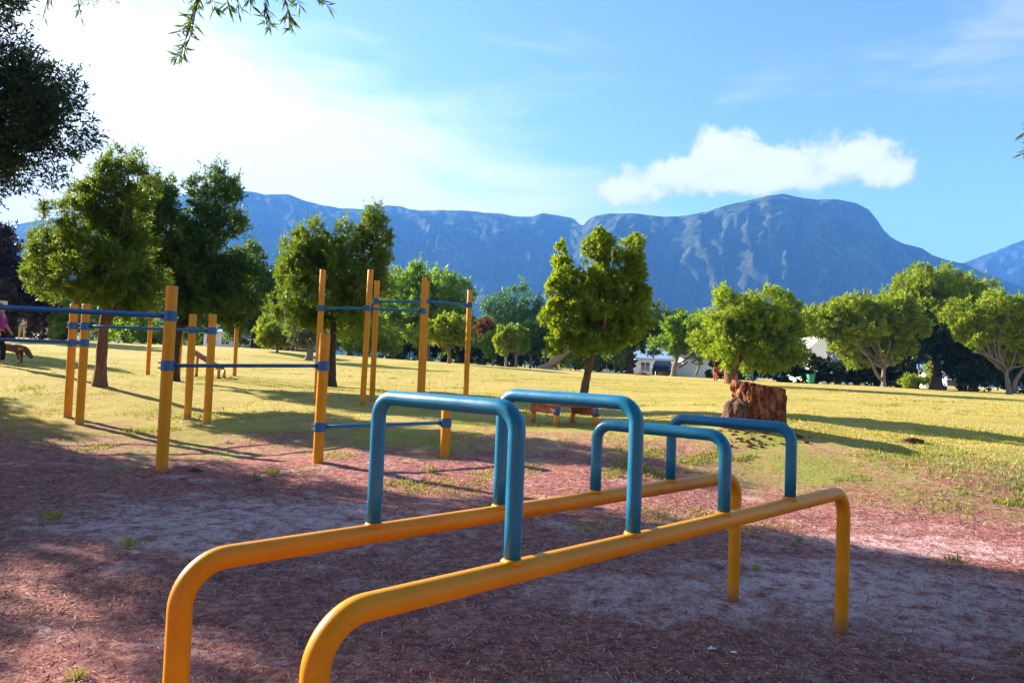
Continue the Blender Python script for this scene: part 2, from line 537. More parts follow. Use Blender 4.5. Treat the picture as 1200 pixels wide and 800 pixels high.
def ground_mat():
    m, nt, out = mat('park_ground')
    v = objco(nt)
    sep = N(nt, 'ShaderNodeSeparateXYZ')
    L(nt, v, sep.inputs[0])
    X, Y = sep.outputs[0], sep.outputs[1]
    big = noise(nt, v, 0.33, 4, 0.6, 0.4)
    med = noise(nt, v, 1.6, 6, 0.65, 0.5)
    fine = noise(nt, v, 14, 8, 0.72)
    vfine = noise(nt, v, 70, 5, 0.7)
    # mulch
    mul = ramp(nt, fine, [(0.25, (0.120, 0.031, 0.048)), (0.45, (0.32, 0.109, 0.110)), (0.58, (0.52, 0.252, 0.188)), (0.78, (0.70, 0.43, 0.34))])
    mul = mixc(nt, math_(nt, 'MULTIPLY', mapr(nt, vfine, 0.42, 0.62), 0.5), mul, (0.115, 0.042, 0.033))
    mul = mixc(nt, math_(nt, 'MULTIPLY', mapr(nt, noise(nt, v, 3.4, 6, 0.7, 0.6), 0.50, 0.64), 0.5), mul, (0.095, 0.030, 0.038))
    sand = ramp(nt, fine, [(0.3, (0.44, 0.23, 0.24)), (0.5, (0.61, 0.385, 0.385)), (0.75, (0.72, 0.54, 0.53))])

    # worn sandy hollows
    def spot(cx, cy, rx, ry):
        a = math_(nt, 'POWER', math_(nt, 'DIVIDE', math_(nt, 'SUBTRACT', X, cx), rx), 2.0)
        b = math_(nt, 'POWER', math_(nt, 'DIVIDE', math_(nt, 'SUBTRACT', Y, cy), ry), 2.0)
        return math_(nt, 'SQRT', math_(nt, 'ADD', a, b))
    d = math_(nt, 'MINIMUM', spot(-2.5, 6.9, 2.1, 1.3), spot(2.9, 5.3, 1.9, 1.15))
    d = math_(nt, 'MINIMUM', d, spot(1.2, 5.1, 1.1, 0.6))
    d = math_(nt, 'MINIMUM', d, spot(3.9, 7.0, 1.3, 0.5))
    d = math_(nt, 'ADD', d, math_(nt, 'MULTIPLY', math_(nt, 'SUBTRACT', med, 0.5), 1.9))
    sm = mapr(nt, d, 0.62, 1.05, 1.0, 0.0)
    sm2 = math_(nt, 'MULTIPLY', mapr(nt, med, 0.52, 0.66), 0.7)
    sm = math_(nt, 'MAXIMUM', sm, sm2)
    sm = math_(nt, 'MULTIPLY', sm, mapr(nt, noise(nt, v, 5.5, 6, 0.7), 0.36, 0.56))
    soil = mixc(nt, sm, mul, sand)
    # field grass, mown in long bands
    vs = objco(nt, (0.10, 0.9, 1))
    band = noise(nt, vs, 0.75, 5, 0.68, 0.5)
    g = ramp(nt, band, [(0.28, (0.24, 0.22, 0.030)), (0.42, (0.38, 0.31, 0.050)), (0.55, (0.47, 0.355, 0.11)), (0.66, (0.48, 0.32, 0.13)), (0.8, (0.42, 0.25, 0.12))])
    tuft = ramp(nt, noise(nt, v, 6, 8, 0.75), [(0.3, (0.10, 0.135, 0.018)), (0.5, (0.28, 0.26, 0.045)), (0.72, (0.46, 0.38, 0.13))])
    g = mixc(nt, 0.24, g, tuft)
    green = mapr(nt, big, 0.52, 0.66)
    g = mixc(nt, math_(nt, 'MULTIPLY', green, 0.45), g, (0.16, 0.22, 0.022))
    far = mapr(nt, Y, 28, 60)
    g = mixc(nt, math_(nt, 'MULTIPLY', far, 0.55), g, (0.50, 0.395, 0.14))
    near = mapr(nt, Y, 15.0, 10.0)
    g = mixc(nt, math_(nt, 'MULTIPLY', math_(nt, 'MULTIPLY', near, mapr(nt, med, 0.38, 0.58)), 0.6), g, (0.17, 0.24, 0.03))
    # field begins past the play area, ragged
    e = math_(nt, 'ADD', Y, math_(nt, 'MULTIPLY', math_(nt, 'SUBTRACT', big, 0.5), 9.0))
    e = math_(nt, 'ADD', e, math_(nt, 'MULTIPLY', math_(nt, 'SUBTRACT', med, 0.5), 6.0))
    e = math_(nt, 'ADD', e, math_(nt, 'MULTIPLY', math_(nt, 'MAXIMUM', X, 0.0), 0.34))
    fm = mapr(nt, e, 10.1, 14.2)
    fm = math_(nt, 'MULTIPLY', fm, mapr(nt, noise(nt, v, 3.2, 6, 0.7), 0.28, 0.5, 0.45, 1.0))
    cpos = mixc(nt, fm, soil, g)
    p = N(nt, 'ShaderNodeBsdfPrincipled')
    L(nt, cpos, p.inputs['Base Color'])
    p.inputs['Roughness'].default_value = 0.95
    p.inputs['Specular IOR Level'].default_value = 0.1
    h = math_(nt, 'ADD', math_(nt, 'MULTIPLY', fine, 1.0), math_(nt, 'MULTIPLY', vfine, 0.4))
    L(nt, bump(nt, h, 0.9, 0.05), p.inputs['Normal'])
    L(nt, p.outputs[0], out.inputs[0])
    return m


M['ground'] = ground_mat()


def mountain_mat():
    m, nt, out = mat('mountain_scrub_and_rock')
    v = objco(nt)
    geo = N(nt, 'ShaderNodeNewGeometry')
    sn = N(nt, 'ShaderNodeSeparateXYZ')
    L(nt, geo.outputs['Normal'], sn.inputs[0])
    sp = N(nt, 'ShaderNodeSeparateXYZ')
    L(nt, v, sp.inputs[0])
    steep = mapr(nt, sn.outputs[2], 0.95, 0.45)
    strat = noise(nt, objco(nt, (0.004, 0.004, 0.05)), 1.0, 6, 0.65, 0.5)
    blot = noise(nt, v, 0.014, 9, 0.72, 0.6)
    rock = ramp(nt, strat, [(0.3, (0.05, 0.048, 0.045)), (0.5, (0.10, 0.09, 0.078)), (0.7, (0.16, 0.135, 0.115))])
    scrub = ramp(nt, blot, [(0.40, (0.008, 0.017, 0.009)), (0.5, (0.045, 0.072, 0.028)), (0.60, (0.15, 0.17, 0.065))])
    fac = math_(nt, 'MULTIPLY', steep, mapr(nt, noise(nt, v, 0.009, 9, 0.75, 0.8), 0.44, 0.62))
    fac = math_(nt, 'MULTIPLY', fac, mapr(nt, sp.outputs[2], 90, 230))
    c = mixc(nt, fac, scrub, rock)
    wood = ramp(nt, noise(nt, v, 0.05, 6, 0.7), [(0.38, (0.012, 0.03, 0.012)), (0.52, (0.06, 0.11, 0.03)), (0.62, (0.20, 0.27, 0.07))])
    c = mixc(nt, mapr(nt, sp.outputs[2], 200, 90), c, wood)
    p = N(nt, 'ShaderNodeBsdfPrincipled')
    L(nt, c, p.inputs['Base Color'])
    p.inputs['Roughness'].default_value = 1.0
    p.inputs['Specular IOR Level'].default_value = 0.0
    L(nt, bump(nt, noise(nt, v, 0.06, 8, 0.76), 1.0, 34.0), p.inputs['Normal'])
    L(nt, p.outputs[0], out.inputs[0])
    return m


M['mountain'] = mountain_mat()

# ------------------------------------------------------------------ sun and sky
SUN_EL, SUN_AZ = math.radians(24), math.radians(-60)          # azimuth from +Y towards +X
SD = np.array([math.sin(SUN_AZ) * math.cos(SUN_EL), math.cos(SUN_AZ) * math.cos(SUN_EL), math.sin(SUN_EL)])
sl = bpy.data.lights.new('sun', 'SUN')
sl.energy = 5.0
sl.angle = math.radians(0.5)
sl.color = (1.0, 0.90, 0.75)
so = bpy.data.objects.new('sun', sl)
so.rotation_euler = Vector(SD).to_track_quat('Z', 'Y').to_euler()
so.location = (-30, 20, 30)
col.objects.link(so)


def build_world():
    w = bpy.data.worlds.new('World')
    scene.world = w
    w.use_nodes = True
    nt = w.node_tree
    nt.nodes.clear()
    out = nt.nodes.new('ShaderNodeOutputWorld')
    bg = nt.nodes.new('ShaderNodeBackground')
    sky = N(nt, 'ShaderNodeTexSky', sky_type='NISHITA', sun_disc=False)
    sky.sun_elevation = SUN_EL
    sky.sun_rotation = SUN_AZ
    sky.air_density = 1.0
    sky.dust_density = 0.6
    sky.ozone_density = 3.0
    tc = N(nt, 'ShaderNodeTexCoord')
    dirv = tc.outputs['Generated']
    sep = N(nt, 'ShaderNodeSeparateXYZ')
    L(nt, dirv, sep.inputs[0])
    az = math_(nt, 'ARCTAN2', sep.outputs[0], sep.outputs[1])
    el = math_(nt, 'ARCSINE', sep.outputs[2])
    # a cumulus bank above the peak: overlapping puffs in azimuth and elevation, broken up by noise
    n1 = noise(nt, dirv, 16, 8, 0.62, 0.2)
    n2 = noise(nt, dirv, 34, 5, 0.6)
    mask = None
    for (u, v, ru, rv) in ((845, 178, 48, 26), (985, 186, 62, 30), (905, 198, 95, 27), (790, 204, 70, 24), (1035, 203, 40, 20), (745, 222, 55, 18), (880, 214, 150, 16)):
        d = ray(u, v)
        a0 = math.atan2(d[0], d[1])
        e0 = math.asin(d[2] / np.linalg.norm(d))
        ka = FPX * (1 + (d[0] / d[1]) ** 2)
        ra, re = ru / ka, rv / FPX * math.cos(a0)
        q = math_(nt, 'ADD', math_(nt, 'POWER', math_(nt, 'DIVIDE', math_(nt, 'SUBTRACT', az, a0), ra), 2.0),
                  math_(nt, 'POWER', math_(nt, 'DIVIDE', math_(nt, 'SUBTRACT', el, e0), re), 2.0))
        q = math_(nt, 'SUBTRACT', 1.0, math_(nt, 'SQRT', q))
        mask = q if mask is None else math_(nt, 'SMOOTH_MAX', mask, q)
        if mask is not q:
            mask.node.inputs[2].default_value = 0.25
    mk = math_(nt, 'ADD', mask, math_(nt, 'MULTIPLY', math_(nt, 'SUBTRACT', n1, 0.5), 2.3))
    mk = math_(nt, 'ADD', mk, math_(nt, 'MULTIPLY', math_(nt, 'SUBTRACT', n2, 0.5), 0.9))
    cum = mapr(nt, mk, -0.10, 0.42)
    body = mapr(nt, math_(nt, 'ADD', mk, math_(nt, 'MULTIPLY', el, 2.2)), 0.45, 1.35)
    # thin high cloud, drawn out, thicker towards the sun
    mp = N(nt, 'ShaderNodeMapping')
    mp.inputs['Scale'].default_value = (1.2, 1.2, 4.5)
    mp.inputs['Rotation'].default_value = (0.0, 0.25, 0.3)
    L(nt, dirv, mp.inputs[0])
    ci = noise(nt, mp.outputs[0], 2.1, 7, 0.58, 0.5)
    side = mapr(nt, az, 0.45, -0.75, 0.0, 1.0)
    low = mapr(nt, el, 0.60, 0.16, 0.0, 1.0)
    ci = math_(nt, 'ADD', ci, math_(nt, 'MULTIPLY', math_(nt, 'MULTIPLY', side, low), 0.95))
    cir = math_(nt, 'MULTIPLY', mapr(nt, ci, 0.54, 0.92), 0.95)
    bright = mapr(nt, az, 0.5, -0.6, 3.9, 6.5, False)
    cc = N(nt, 'ShaderNodeCombineColor')
    L(nt, math_(nt, 'MULTIPLY', bright, 0.97), cc.inputs[0])
    L(nt, bright, cc.inputs[1])
    L(nt, math_(nt, 'MULTIPLY', bright, 1.04), cc.inputs[2])
    tn = N(nt, 'ShaderNodeMix', data_type='RGBA', blend_type='MULTIPLY')
    tn.inputs[0].default_value = 1.0
    L(nt, sky.outputs[0], tn.inputs[6])
    tn.inputs[7].default_value = (1.06, 1.16, 1.10, 1)
    c1 = mixc(nt, cir, tn.outputs[2], cc.outputs[0])
    ccol = mixc(nt, body, (3.35, 3.7, 4.15), (5.0, 4.95, 4.9))  # sunlit top and greyer underside painted into the cloud's colour
    c2 = mixc(nt, math_(nt, 'MULTIPLY', cum, 0.96), c1, ccol)
    L(nt, c2, bg.inputs[0])
    bg.inputs[1].default_value = 0.053
    L(nt, bg.outputs[0], out.inputs[0])


build_world()

# ------------------------------------------------------------------ ground, mountains, haze


def axis(near, step, far, growth=1.07):
    a = list(np.arange(0, near, step))
    s = step
    while a[-1] < far:
        s *= growth
        a.append(a[-1] + s)
    return np.array(a)


def build_ground():
    xp = axis(8, 0.11, 4600)
    xs = np.concatenate([-xp[:0:-1], xp])
    yp = axis(13, 0.11, 4600) + 1.5
    ys = np.concatenate([-axis(4, 1.0, 60, 1.3)[:0:-1] + 1.0, yp])
    X, Y = np.meshgrid(xs, ys)
    x, y = X.ravel(), Y.ravel()
    z = G(x, y)
    near = 1 - sstep(20, 45, np.hypot(x, y))
    z = z + near * (0.035 * fbm(x * 0.9, y * 0.9, 0, 3, 4) + 0.018 * fbm(x * 4, y * 4, 0, 9, 3)) - 0.01
    nx, ny = len(xs), len(ys)
    i = np.arange(nx * ny).reshape(ny, nx)
    f = np.stack([i[:-1, :-1], i[:-1, 1:], i[1:, 1:], i[1:, :-1]], -1).reshape(-1, 4)
    o = mesh_obj('ground', np.stack([x, y, z], -1), f.tolist(), M['ground'], None, True)
    tag(o, kind='structure')


build_ground()

SKYLINE = [(-500, 300), (-200, 285), (-60, 272), (0, 266), (30, 261), (60, 256), (120, 247), (180, 236), (230, 225), (268, 222), (290, 224), (312, 228),
           (338, 228), (360, 236), (380, 241), (400, 244), (425, 245), (447, 241), (470, 242), (490, 247), (520, 246), (545, 247),
           (565, 249), (590, 251), (610, 254), (625, 253), (637, 250), (655, 252), (671, 255), (678, 262), (683, 265), (689, 258),
           (697, 253), (712, 250), (740, 250), (760, 252), (778, 254), (800, 253), (830, 248), (850, 241), (875, 235), (900, 229), (918, 227),
           (935, 231), (960, 234), (985, 234), (1003, 238), (1018, 246), (1028, 258), (1036, 270), (1045, 279), (1060, 286),
           (1080, 291), (1093, 299), (1110, 305), (1130, 309), (1160, 322), (1220, 345), (1300, 372), (1700, 400)]
PEAK2 = [(1000, 380), (1060, 345), (1100, 322), (1128, 308), (1150, 300), (1172, 292), (1200, 281), (1235, 266), (1280, 258), (1350, 262), (1500, 290), (1700, 330)]


def mountain_sheet(mb, line, r_of, r_start, u0, u1, ncol, nrow, seed):
    us = np.linspace(u0, u1, ncol)
    lu, lv = np.array([p[0] for p in line]), np.array([p[1] for p in line])
    vs = np.interp(us, lu, lv)
    vs = vs + 0.9 * fbm(us * 0.09, us * 0, 0, seed, 4)
    D = np.array([ray(u, v) for u, v in zip(us, vs)])
    sx, sz = D[:, 0] / D[:, 1], D[:, 2] / D[:, 1]
    R = r_of(us)
    H = HC + sz * R
    w = np.concatenate([np.linspace(0, 0.55, nrow // 4, endpoint=False), np.linspace(0.55, 1.0, nrow // 2, endpoint=False), np.linspace(1.0, 1.25, nrow // 4)])
    Wg, _ = np.meshgrid(w, us, indexing='ij')
    kp = np.interp(Wg, [0, 0.2, 0.45, 0.62, 0.72, 0.80, 0.90, 0.96, 1.0, 1.1, 1.25], [-0.06, 0.03, 0.13, 0.27, 0.40, 0.60, 0.86, 0.945, 1.0, 0.92, 0.6])
    Yg = r_start + Wg * (R - r_start)[None]
    Xg = sx[None] * Yg
    amp = np.clip(np.minimum(Wg / 0.5, (1.0 - Wg) / 0.26), 0, 1)
    gul = 1 - np.abs(fbm(us / 60.0 + 0 * Wg + 0.9 * fbm(us / 40.0 + 0 * Wg, Wg * 6, 0, seed + 5, 3), Wg * 1.6, 0, seed + 40, 5)) * 2.4
    bench = fbm(Xg / 420.0, Yg / 420.0, 0, seed + 80, 5)
    Z = H[None] * kp + amp * (H[None] * 0.15 * (gul - 0.6) * 1.15 + H[None] * 0.24 * bench)
    Z = Z + amp * H[None] * 0.016 * np.sin(kp * 75 + 3.0 * fbm(us / 70.0 + 0 * Wg, Wg * 3, 0, seed + 200, 4)) * sstep(0.25, 0.5, kp)
    # gullies also push the face back and forth
    Yg = Yg + amp * 130 * (gul - 0.6) * -1.0 + amp * 60 * bench
    Xg = Xg + amp * 30 * fbm(Xg / 200, Yg / 200, 0, seed + 120, 3)
    n0, n1 = Z.shape
    i = np.arange(n0 * n1).reshape(n0, n1)
    f = np.stack([i[:-1, :-1], i[:-1, 1:], i[1:, 1:], i[1:, :-1]], -1).reshape(-1, 4)
    mb.add(np.stack([Xg, Yg, Z], -1).reshape(-1, 3), f.tolist())


def build_mountains():
    mb = MB()
    r1 = lambda u: np.interp(u, [-500, 300, 670, 700, 900, 1050, 1150, 1700], [2900, 3000, 2900, 2450, 2350, 2450, 2550, 2600])
    mountain_sheet(mb, SKYLINE, r1, 900, -500, 1700, 900, 150, 5)
    o = mb.build('mountain_range', M['mountain'], None, True)
    tag(o, kind='structure')
    mb = MB()
    r2 = lambda u: 3700 + 0 * u
    mountain_sheet(mb, PEAK2, r2, 2750, 1000, 1700, 300, 90, 61)
    o = mb.build('mountain_peak', M['mountain'], None, True)
    tag(o, kind='structure')


build_mountains()


def build_haze():
    m, nt, out = mat('thin_haze')
    pv = N(nt, 'ShaderNodeVolumePrincipled')
    pv.inputs['Color'].default_value = (0.09, 0.29, 0.80, 1)
    pv.inputs['Density'].default_value = HAZE_D
    pv.inputs['Anisotropy'].default_value = 0.1
    L(nt, pv.outputs[0], out.inputs['Volume'])
    mb = MB().box((0, 2350, 340), (14000, 4900, 690))
    o = mb.build('haze', m)
    tag(o, 'thin blue haze over the park and mountains', 'haze', None, 'stuff')


HAZE_D = 0.00018
build_haze()

# ------------------------------------------------------------------ foliage


def unit(v):
    return v / (np.linalg.norm(v, axis=-1, keepdims=True) + 1e-9)


def leaf_quads(p, a, l, w, r):
    """diamond leaves from point p along a, length l, width w"""
    n = len(p)
    b = unit(np.cross(a, r.normal(size=(n, 3))))
    l, w = l[:, None], w[:, None]
    nrm = np.cross(a, b)
    v = np.stack([p, p + a * l * 0.45 + b * w * 0.5, p + a * l + nrm * l * 0.06, p + a * l * 0.45 - b * w * 0.5], 1)
    return v.reshape(-1, 3)


def crown_leaves(lobes, n, size, seed, aspect=0.28, shoot=1.0, up=0.5, clump=0.16, fill=0.75, sparse=0.0, hole=0.0):
    """lobes: (c(3), r(3)). Leaves sit on many shoots that radiate out of each lobe."""
    r = np.random.default_rng(seed)
    area = np.array([(q[1][0] * q[1][2] + q[1][0] * q[1][1] + q[1][1] * q[1][2]) for q in lobes])
    share = area / area.sum()
    V, T = [], []
    mean_r = np.mean([min(q[1]) for q in lobes])
    for (c, rr), sh in zip(lobes, share):
        c, rr = np.asarray(c, float), np.asarray(rr, float)
        k = int(n * sh)
        per = 22
        ns = max(6, k // per)
        nsub = int(np.clip(ns / 42, 7, 26))
        # clumps of foliage over the lobe, leaving hollows between them
        g = np.arange(nsub) + 0.5
        ph, th = math.pi * (1 + 5 ** 0.5) * g + r.random() * 6, np.arccos(1 - 2 * g / nsub)
        sd = np.stack([np.cos(ph) * np.sin(th), np.sin(ph) * np.sin(th), np.cos(th)], -1) + 0.22 * r.normal(size=(nsub, 3))
        sd = unit(sd)
        sr = (1.60 / math.sqrt(nsub)) * (0.55 + 0.55 * r.random(nsub))
        scn = sd * (0.50 + 0.52 * r.random(nsub))[:, None]
        shade = r.normal(size=nsub) * 0.10
        w = r.integers(0, nsub, ns)
        d = unit(r.normal(size=(ns, 3)) + sd[w] * 0.75)
        inner = r.random(ns) < (1 - fill) * 0.45
        rad = np.where(inner, 0.2, 0.72 + 0.33 * r.random(ns))
        loc = scn[w] + d * (sr[w] * rad)[:, None]
        loc[inner] *= 0.55
        loc *= 0.86
        sc = c + loc * rr
        if hole > 0:
            keep = vnoise(sc[:, 0] / mean_r * 1.7, sc[:, 1] / mean_r * 1.7, sc[:, 2] / mean_r * 1.7, seed + 9) > -1 + hole
            sc, d, w = sc[keep], d[keep], w[keep]
            ns = len(sc)
        ax = unit(d * 0.9 + np.array([0, 0, up]) + 0.4 * r.normal(size=(ns, 3)))
        sl_ = shoot * mean_r * (0.16 + 0.24 * r.random(ns)) * (1 + up * 1.5 * np.clip(ax[:, 2], 0, 1) ** 2 * (r.random(ns) < 0.25))
        st = np.clip(0.5 + 0.20 * r.normal(size=ns) + shade[w], 0, 1)
        t = r.random((ns, per))
        p = sc[:, None] + ax[:, None] * (t * sl_[:, None])[..., None] + r.normal(size=(ns, per, 3)) * (clump * mean_r * (0.62 - 0.45 * t))[..., None] * 0.7
        a = unit(ax[:, None] * (0.6 + 0.5 * t)[..., None] + 0.75 * r.normal(size=(ns, per, 3)))
        p, a = p.reshape(-1, 3), a.reshape(-1, 3)
        l = size * (0.65 + 0.7 * r.random(len(p)))
        V.append(leaf_quads(p, a, l, l * aspect, r))
        T.append(np.clip(np.repeat(st, per) + 0.14 * r.normal(size=len(p)), 0, 1))
    return np.concatenate(V), np.concatenate(T)


def limb(mb, p0, p1, r0, r1, bend=0.12, n=7, seg=8, seed=0, sag=None):
    r = np.random.default_rng(seed)
    p0, p1 = np.asarray(p0, float), np.asarray(p1, float)
    Ln = np.linalg.norm(p1 - p0)
    t = np.linspace(0, 1, n)
    off = r.normal(size=3) * bend * Ln
    off2 = r.normal(size=3) * bend * 0.5 * Ln
    pts = p0 + (p1 - p0) * t[:, None] + off * (np.sin(t * math.pi))[:, None] + off2 * np.sin(t * 2 * math.pi)[:, None]
    mb.tube(pts, r0 + (r1 - r0) * t, seg, True, 0.12)
    return pts


def tree(name, label, cat, base_px, d, trunk_px, r_trunk, lobes_px, leafmat, n, size, seed, bark='bark_red', group=None, depth_k=0.95,
         fork=None, limb_r=0.45, extra=(), aspect=0.28, shoot=1.0, up=0.5, fill=0.75, hole=0.55, clump=0.16, twigs=5):
    b = gpx(*base_px, d)
    if d > 40:
        n, size = int(n * 1.35), size * 1.2
    k = d / FPX
    root = thing(name, b, label, cat, group)
    mb = MB()
    dz = b[2] - at(*base_px, d)[2]
    pts = [b - np.array([0, 0, 0.12])]
    for (u, v, *dy) in trunk_px:
        pts.append(at(u, v, d + (dy[0] if dy else 0)) + np.array([0, 0, dz * 0.5]))
    pts = np.array(pts)
    # smooth the trunk path
    tt = np.linspace(0, len(pts) - 1, len(pts) * 4)
    sm = np.stack([np.interp(tt, np.arange(len(pts)), pts[:, i]) for i in range(3)], -1)
    for _ in range(2):
        sm[1:-1] = (sm[:-2] + 2 * sm[1:-1] + sm[2:]) / 4
    hh = np.linspace(0, 1, len(sm))
    rad = r_trunk * (1.0 - 0.45 * hh) * (1 + 0.5 * np.exp(-hh * 14))
    mb.tube(sm, rad, 12, True, 0.16)
    top = sm[-1]
    rr = np.random.default_rng(seed)
    lobes = []
    for i, (u, v, ru, rv, *rest) in enumerate(lobes_px):
        dy = (rest[0] if rest else 0) * k
        c = at(u, v, d + dy)
        lobes.append((c, (ru * k, (rest[1] if len(rest) > 1 else depth_k) * ru * k, rv * k)))
        st = sm[int(len(sm) * (0.68 + 0.3 * rr.random()))]
        end = c + np.array([0, 0, rv * k * 0.2])
        lp = limb(mb, st, end, r_trunk * limb_r, r_trunk * 0.1, 0.10, 7, 7, seed + i)
        for j in range(twigs):
            q = lp[3 + (j % 4)]
            dv = rr.normal(size=3)
            dv[2] = abs(dv[2]) * 0.7
            dv = dv / np.linalg.norm(dv)
            limb(mb, q, c + dv * np.array(lobes[-1][1]) * 0.85, r_trunk * limb_r * 0.35, r_trunk * 0.04, 0.1, 5, 5, seed * 7 + i * 13 + j)
    for (a, b_, ra, rb) in extra:
        limb(mb, at(*a), at(*b_), ra, rb, 0.06, 7, 8, seed + 77)
    mb.build('trunk', M[bark], root, True)
    v, t = crown_leaves(lobes, n, size, seed, aspect, shoot, up, clump, fill, 0, hole)
    quads_obj('crown', v, M[leafmat], root, t)
    return root


# --- the young trees standing on the field
tree('olive_tree', 'bushy olive green tree behind the two paired yellow posts, sunlit on its left', 'tree', (117, 450), 17.0,
     [(119, 415), (121, 385), (126, 352), (132, 325)], 0.135,
     [(138, 240, 36, 50), (92, 285, 44, 52, -20), (75, 328, 32, 32, -10), (150, 292, 30, 42, 5), (122, 318, 50, 42, -30),
      (146, 200, 18, 28), (168, 222, 16, 22, 8), (110, 240, 28, 34, -10), (140, 345, 36, 24, -10), (60, 300, 22, 30), (172, 335, 26, 28, 5)],
     'leaf_olive', 125000, 0.085, 101, 'bark_red', None,
     extra=[((122, 382, 17), (158, 330, 17.4), 0.085, 0.035)], aspect=0.26, shoot=1.0, up=0.55)
tree('dark_tree', 'dark dense tree with two pointed tops, just right of the sunlit olive tree', 'tree', (203, 446), 20.5,
     [(204, 415), (210, 385), (221, 352), (230, 330)], 0.15,
     [(240, 238, 18, 40), (263, 248, 20, 36, 5), (250, 292, 40, 46), (230, 335, 44, 40, 10), (275, 335, 27, 40), (262, 368, 34, 22), (205, 300, 38, 50),
      (184, 270, 44, 48, -10), (186, 235, 20, 24, -10), (178, 325, 38, 36, -10), (200, 358, 34, 22)],
     'leaf_dark', 110000, 0.115, 102, 'bark_dark', None, extra=[((206, 400, 20.5), (190, 350, 20.8), 0.05, 0.02)], aspect=0.26, up=0.9)
tree('spiky_tree', 'dense tree with several upright leafy spires, behind the tall yellow poles', 'tree', (389, 453), 22.0,
     [(389, 425), (390, 400), (391, 372), (392, 350)], 0.13,
     [(390, 330, 58, 50), (350, 320, 26, 48, -10), (437, 300, 24, 45), (345, 362, 24, 30), (430, 350, 34, 38, 12), (365, 285, 16, 26), (440, 268, 17, 22), (412, 285, 20, 28),
      (390, 375, 46, 22), (345, 297, 14, 22), (385, 295, 18, 22)],
     'leaf_olive', 110000, 0.10, 103, 'bark_dark', None, aspect=0.28, up=0.8)
tree('small_field_tree', 'lopsided young tree on a leaning bare trunk in the middle of the field', 'tree', (680, 484), 18.0,
     [(684, 462), (689, 436), (696, 408), (703, 388)], 0.12,
     [(704, 292, 17, 23), (742, 302, 16, 26), (662, 330, 21, 22, -8), (700, 328, 26, 22), (739, 340, 22, 26, 8), (664, 372, 24, 22, -10), (702, 368, 32, 24), (737, 376, 23, 24, 8),
      (690, 402, 22, 14, -6), (652, 400, 13, 12, -8), (657, 300, 8, 14, -4), (722, 395, 18, 14)],
     'leaf_melaleuca', 120000, 0.085, 104, 'bark_red', None, extra=[((697, 405, 18), (725, 388, 18.1), 0.06, 0.03)], aspect=0.3, up=0.4, shoot=0.8)
tree('round_tree', 'round twin crowned tree behind the old tree stump', 'tree', (856, 447), 36.0,
     [(854, 435), (852, 420), (851, 408), (856, 395)], 0.26,
     [(850, 370, 32, 36), (900, 370, 40, 38), (845, 405, 26, 22, -8), (900, 410, 42, 28), (925, 395, 24, 32), (868, 390, 30, 32)],
     'leaf_melaleuca', 85000, 0.145, 105, 'bark_red', None, extra=[((857, 440, 36), (890, 402, 36.2), 0.16, 0.07), ((864, 428, 36), (893, 378, 36.2), 0.08, 0.05)], aspect=0.36, up=0.35, shoot=0.8)
tree('grey_shrub_tree', 'small grey green tree with a leaning trunk beside the upright spires', 'tree', (361, 424), 38.0,
     [(364, 410), (366, 398)], 0.22, [(350, 372, 17, 32), (362, 392, 14, 16)], 'leaf_grey', 9000, 0.2, 106, 'bark_grey', None, up=0.4)

# --- trees along the far edge of the field
EDGE = 'trees along the far edge of the field'
tree('copper_tree', 'blackish purple leaved tree at the left edge of the field', 'tree', (10, 396), 46, [(12, 380), (14, 360)], 0.35,
     [(8, 320, 36, 38), (-30, 330, 50, 50), (35, 345, 26, 34), (15, 365, 46, 24), (-5, 295, 20, 18)], 'leaf_purple', 22000, 0.28, 110, 'bark_dark', EDGE)
tree('leafy_shrub', 'bright leafy shrub just behind the two paired posts', 'shrub', (72, 400), 46, [(72, 392)], 0.12,
     [(72, 384, 13, 15), (86, 380, 12, 15)], 'leaf_lime', 6000, 0.24, 111, 'bark_grey', EDGE)
tree('leafy_tree', 'pale green tree seen below the olive tree crown at far left', 'tree', (80, 401), 62, [(80, 385)], 0.2,
     [(72, 352, 20, 16), (100, 362, 26, 20), (125, 385, 16, 14)], 'leaf_bright', 9000, 0.32, 112, 'bark_grey', EDGE)
tree('leafy_shrub', 'low bright shrub between the olive tree trunk and the thick yellow post', 'shrub', (150, 402), 50, [(150, 395)], 0.12,
     [(150, 385, 20, 17), (172, 388, 14, 13), (212, 390, 20, 14)], 'leaf_bright', 8000, 0.24, 113, 'bark_grey', EDGE)
tree('tall_dark_tree', 'tall dark green tree left of the upright spires with bluish shade', 'tree', (300, 408), 56, [(300, 390), (302, 370)], 0.42,
     [(305, 325, 26, 28), (300, 355, 34, 36), (280, 370, 24, 34), (322, 350, 20, 32)], 'leaf_dark', 20000, 0.3, 114, 'bark_dark', EDGE)
tree('small_lime_tree', 'small lime green tree on a thin stem left of the tall poles', 'tree', (325, 412), 42, [(325, 404)], 0.09,
     [(325, 390, 18, 15), (312, 396, 11, 9), (338, 394, 11, 11)], 'leaf_lime', 9000, 0.19, 115, 'bark_grey', EDGE)
tree('willow_tree', 'large feathery light green tree behind the tall poles', 'tree', (500, 422), 68, [(500, 400), (502, 380)], 0.4,
     [(500, 350, 40, 34), (472, 350, 24, 30), (530, 362, 24, 28), (500, 385, 48, 24), (460, 375, 18, 26), (485, 330, 18, 16)], 'leaf_bright', 22000, 0.36, 116, 'bark_grey', EDGE, up=0.9)
tree('small_lime_tree', 'small umbrella shaped lime tree seen between the last two tall poles', 'tree', (526, 426), 42, [(527, 414), (526, 405)], 0.12,
     [(522, 385, 21, 15), (512, 393, 13, 10), (538, 391, 13, 11)], 'leaf_lime', 10000, 0.19, 117, 'bark_red', EDGE, extra=[((527, 412, 42), (514, 402, 42), 0.07, 0.03)])
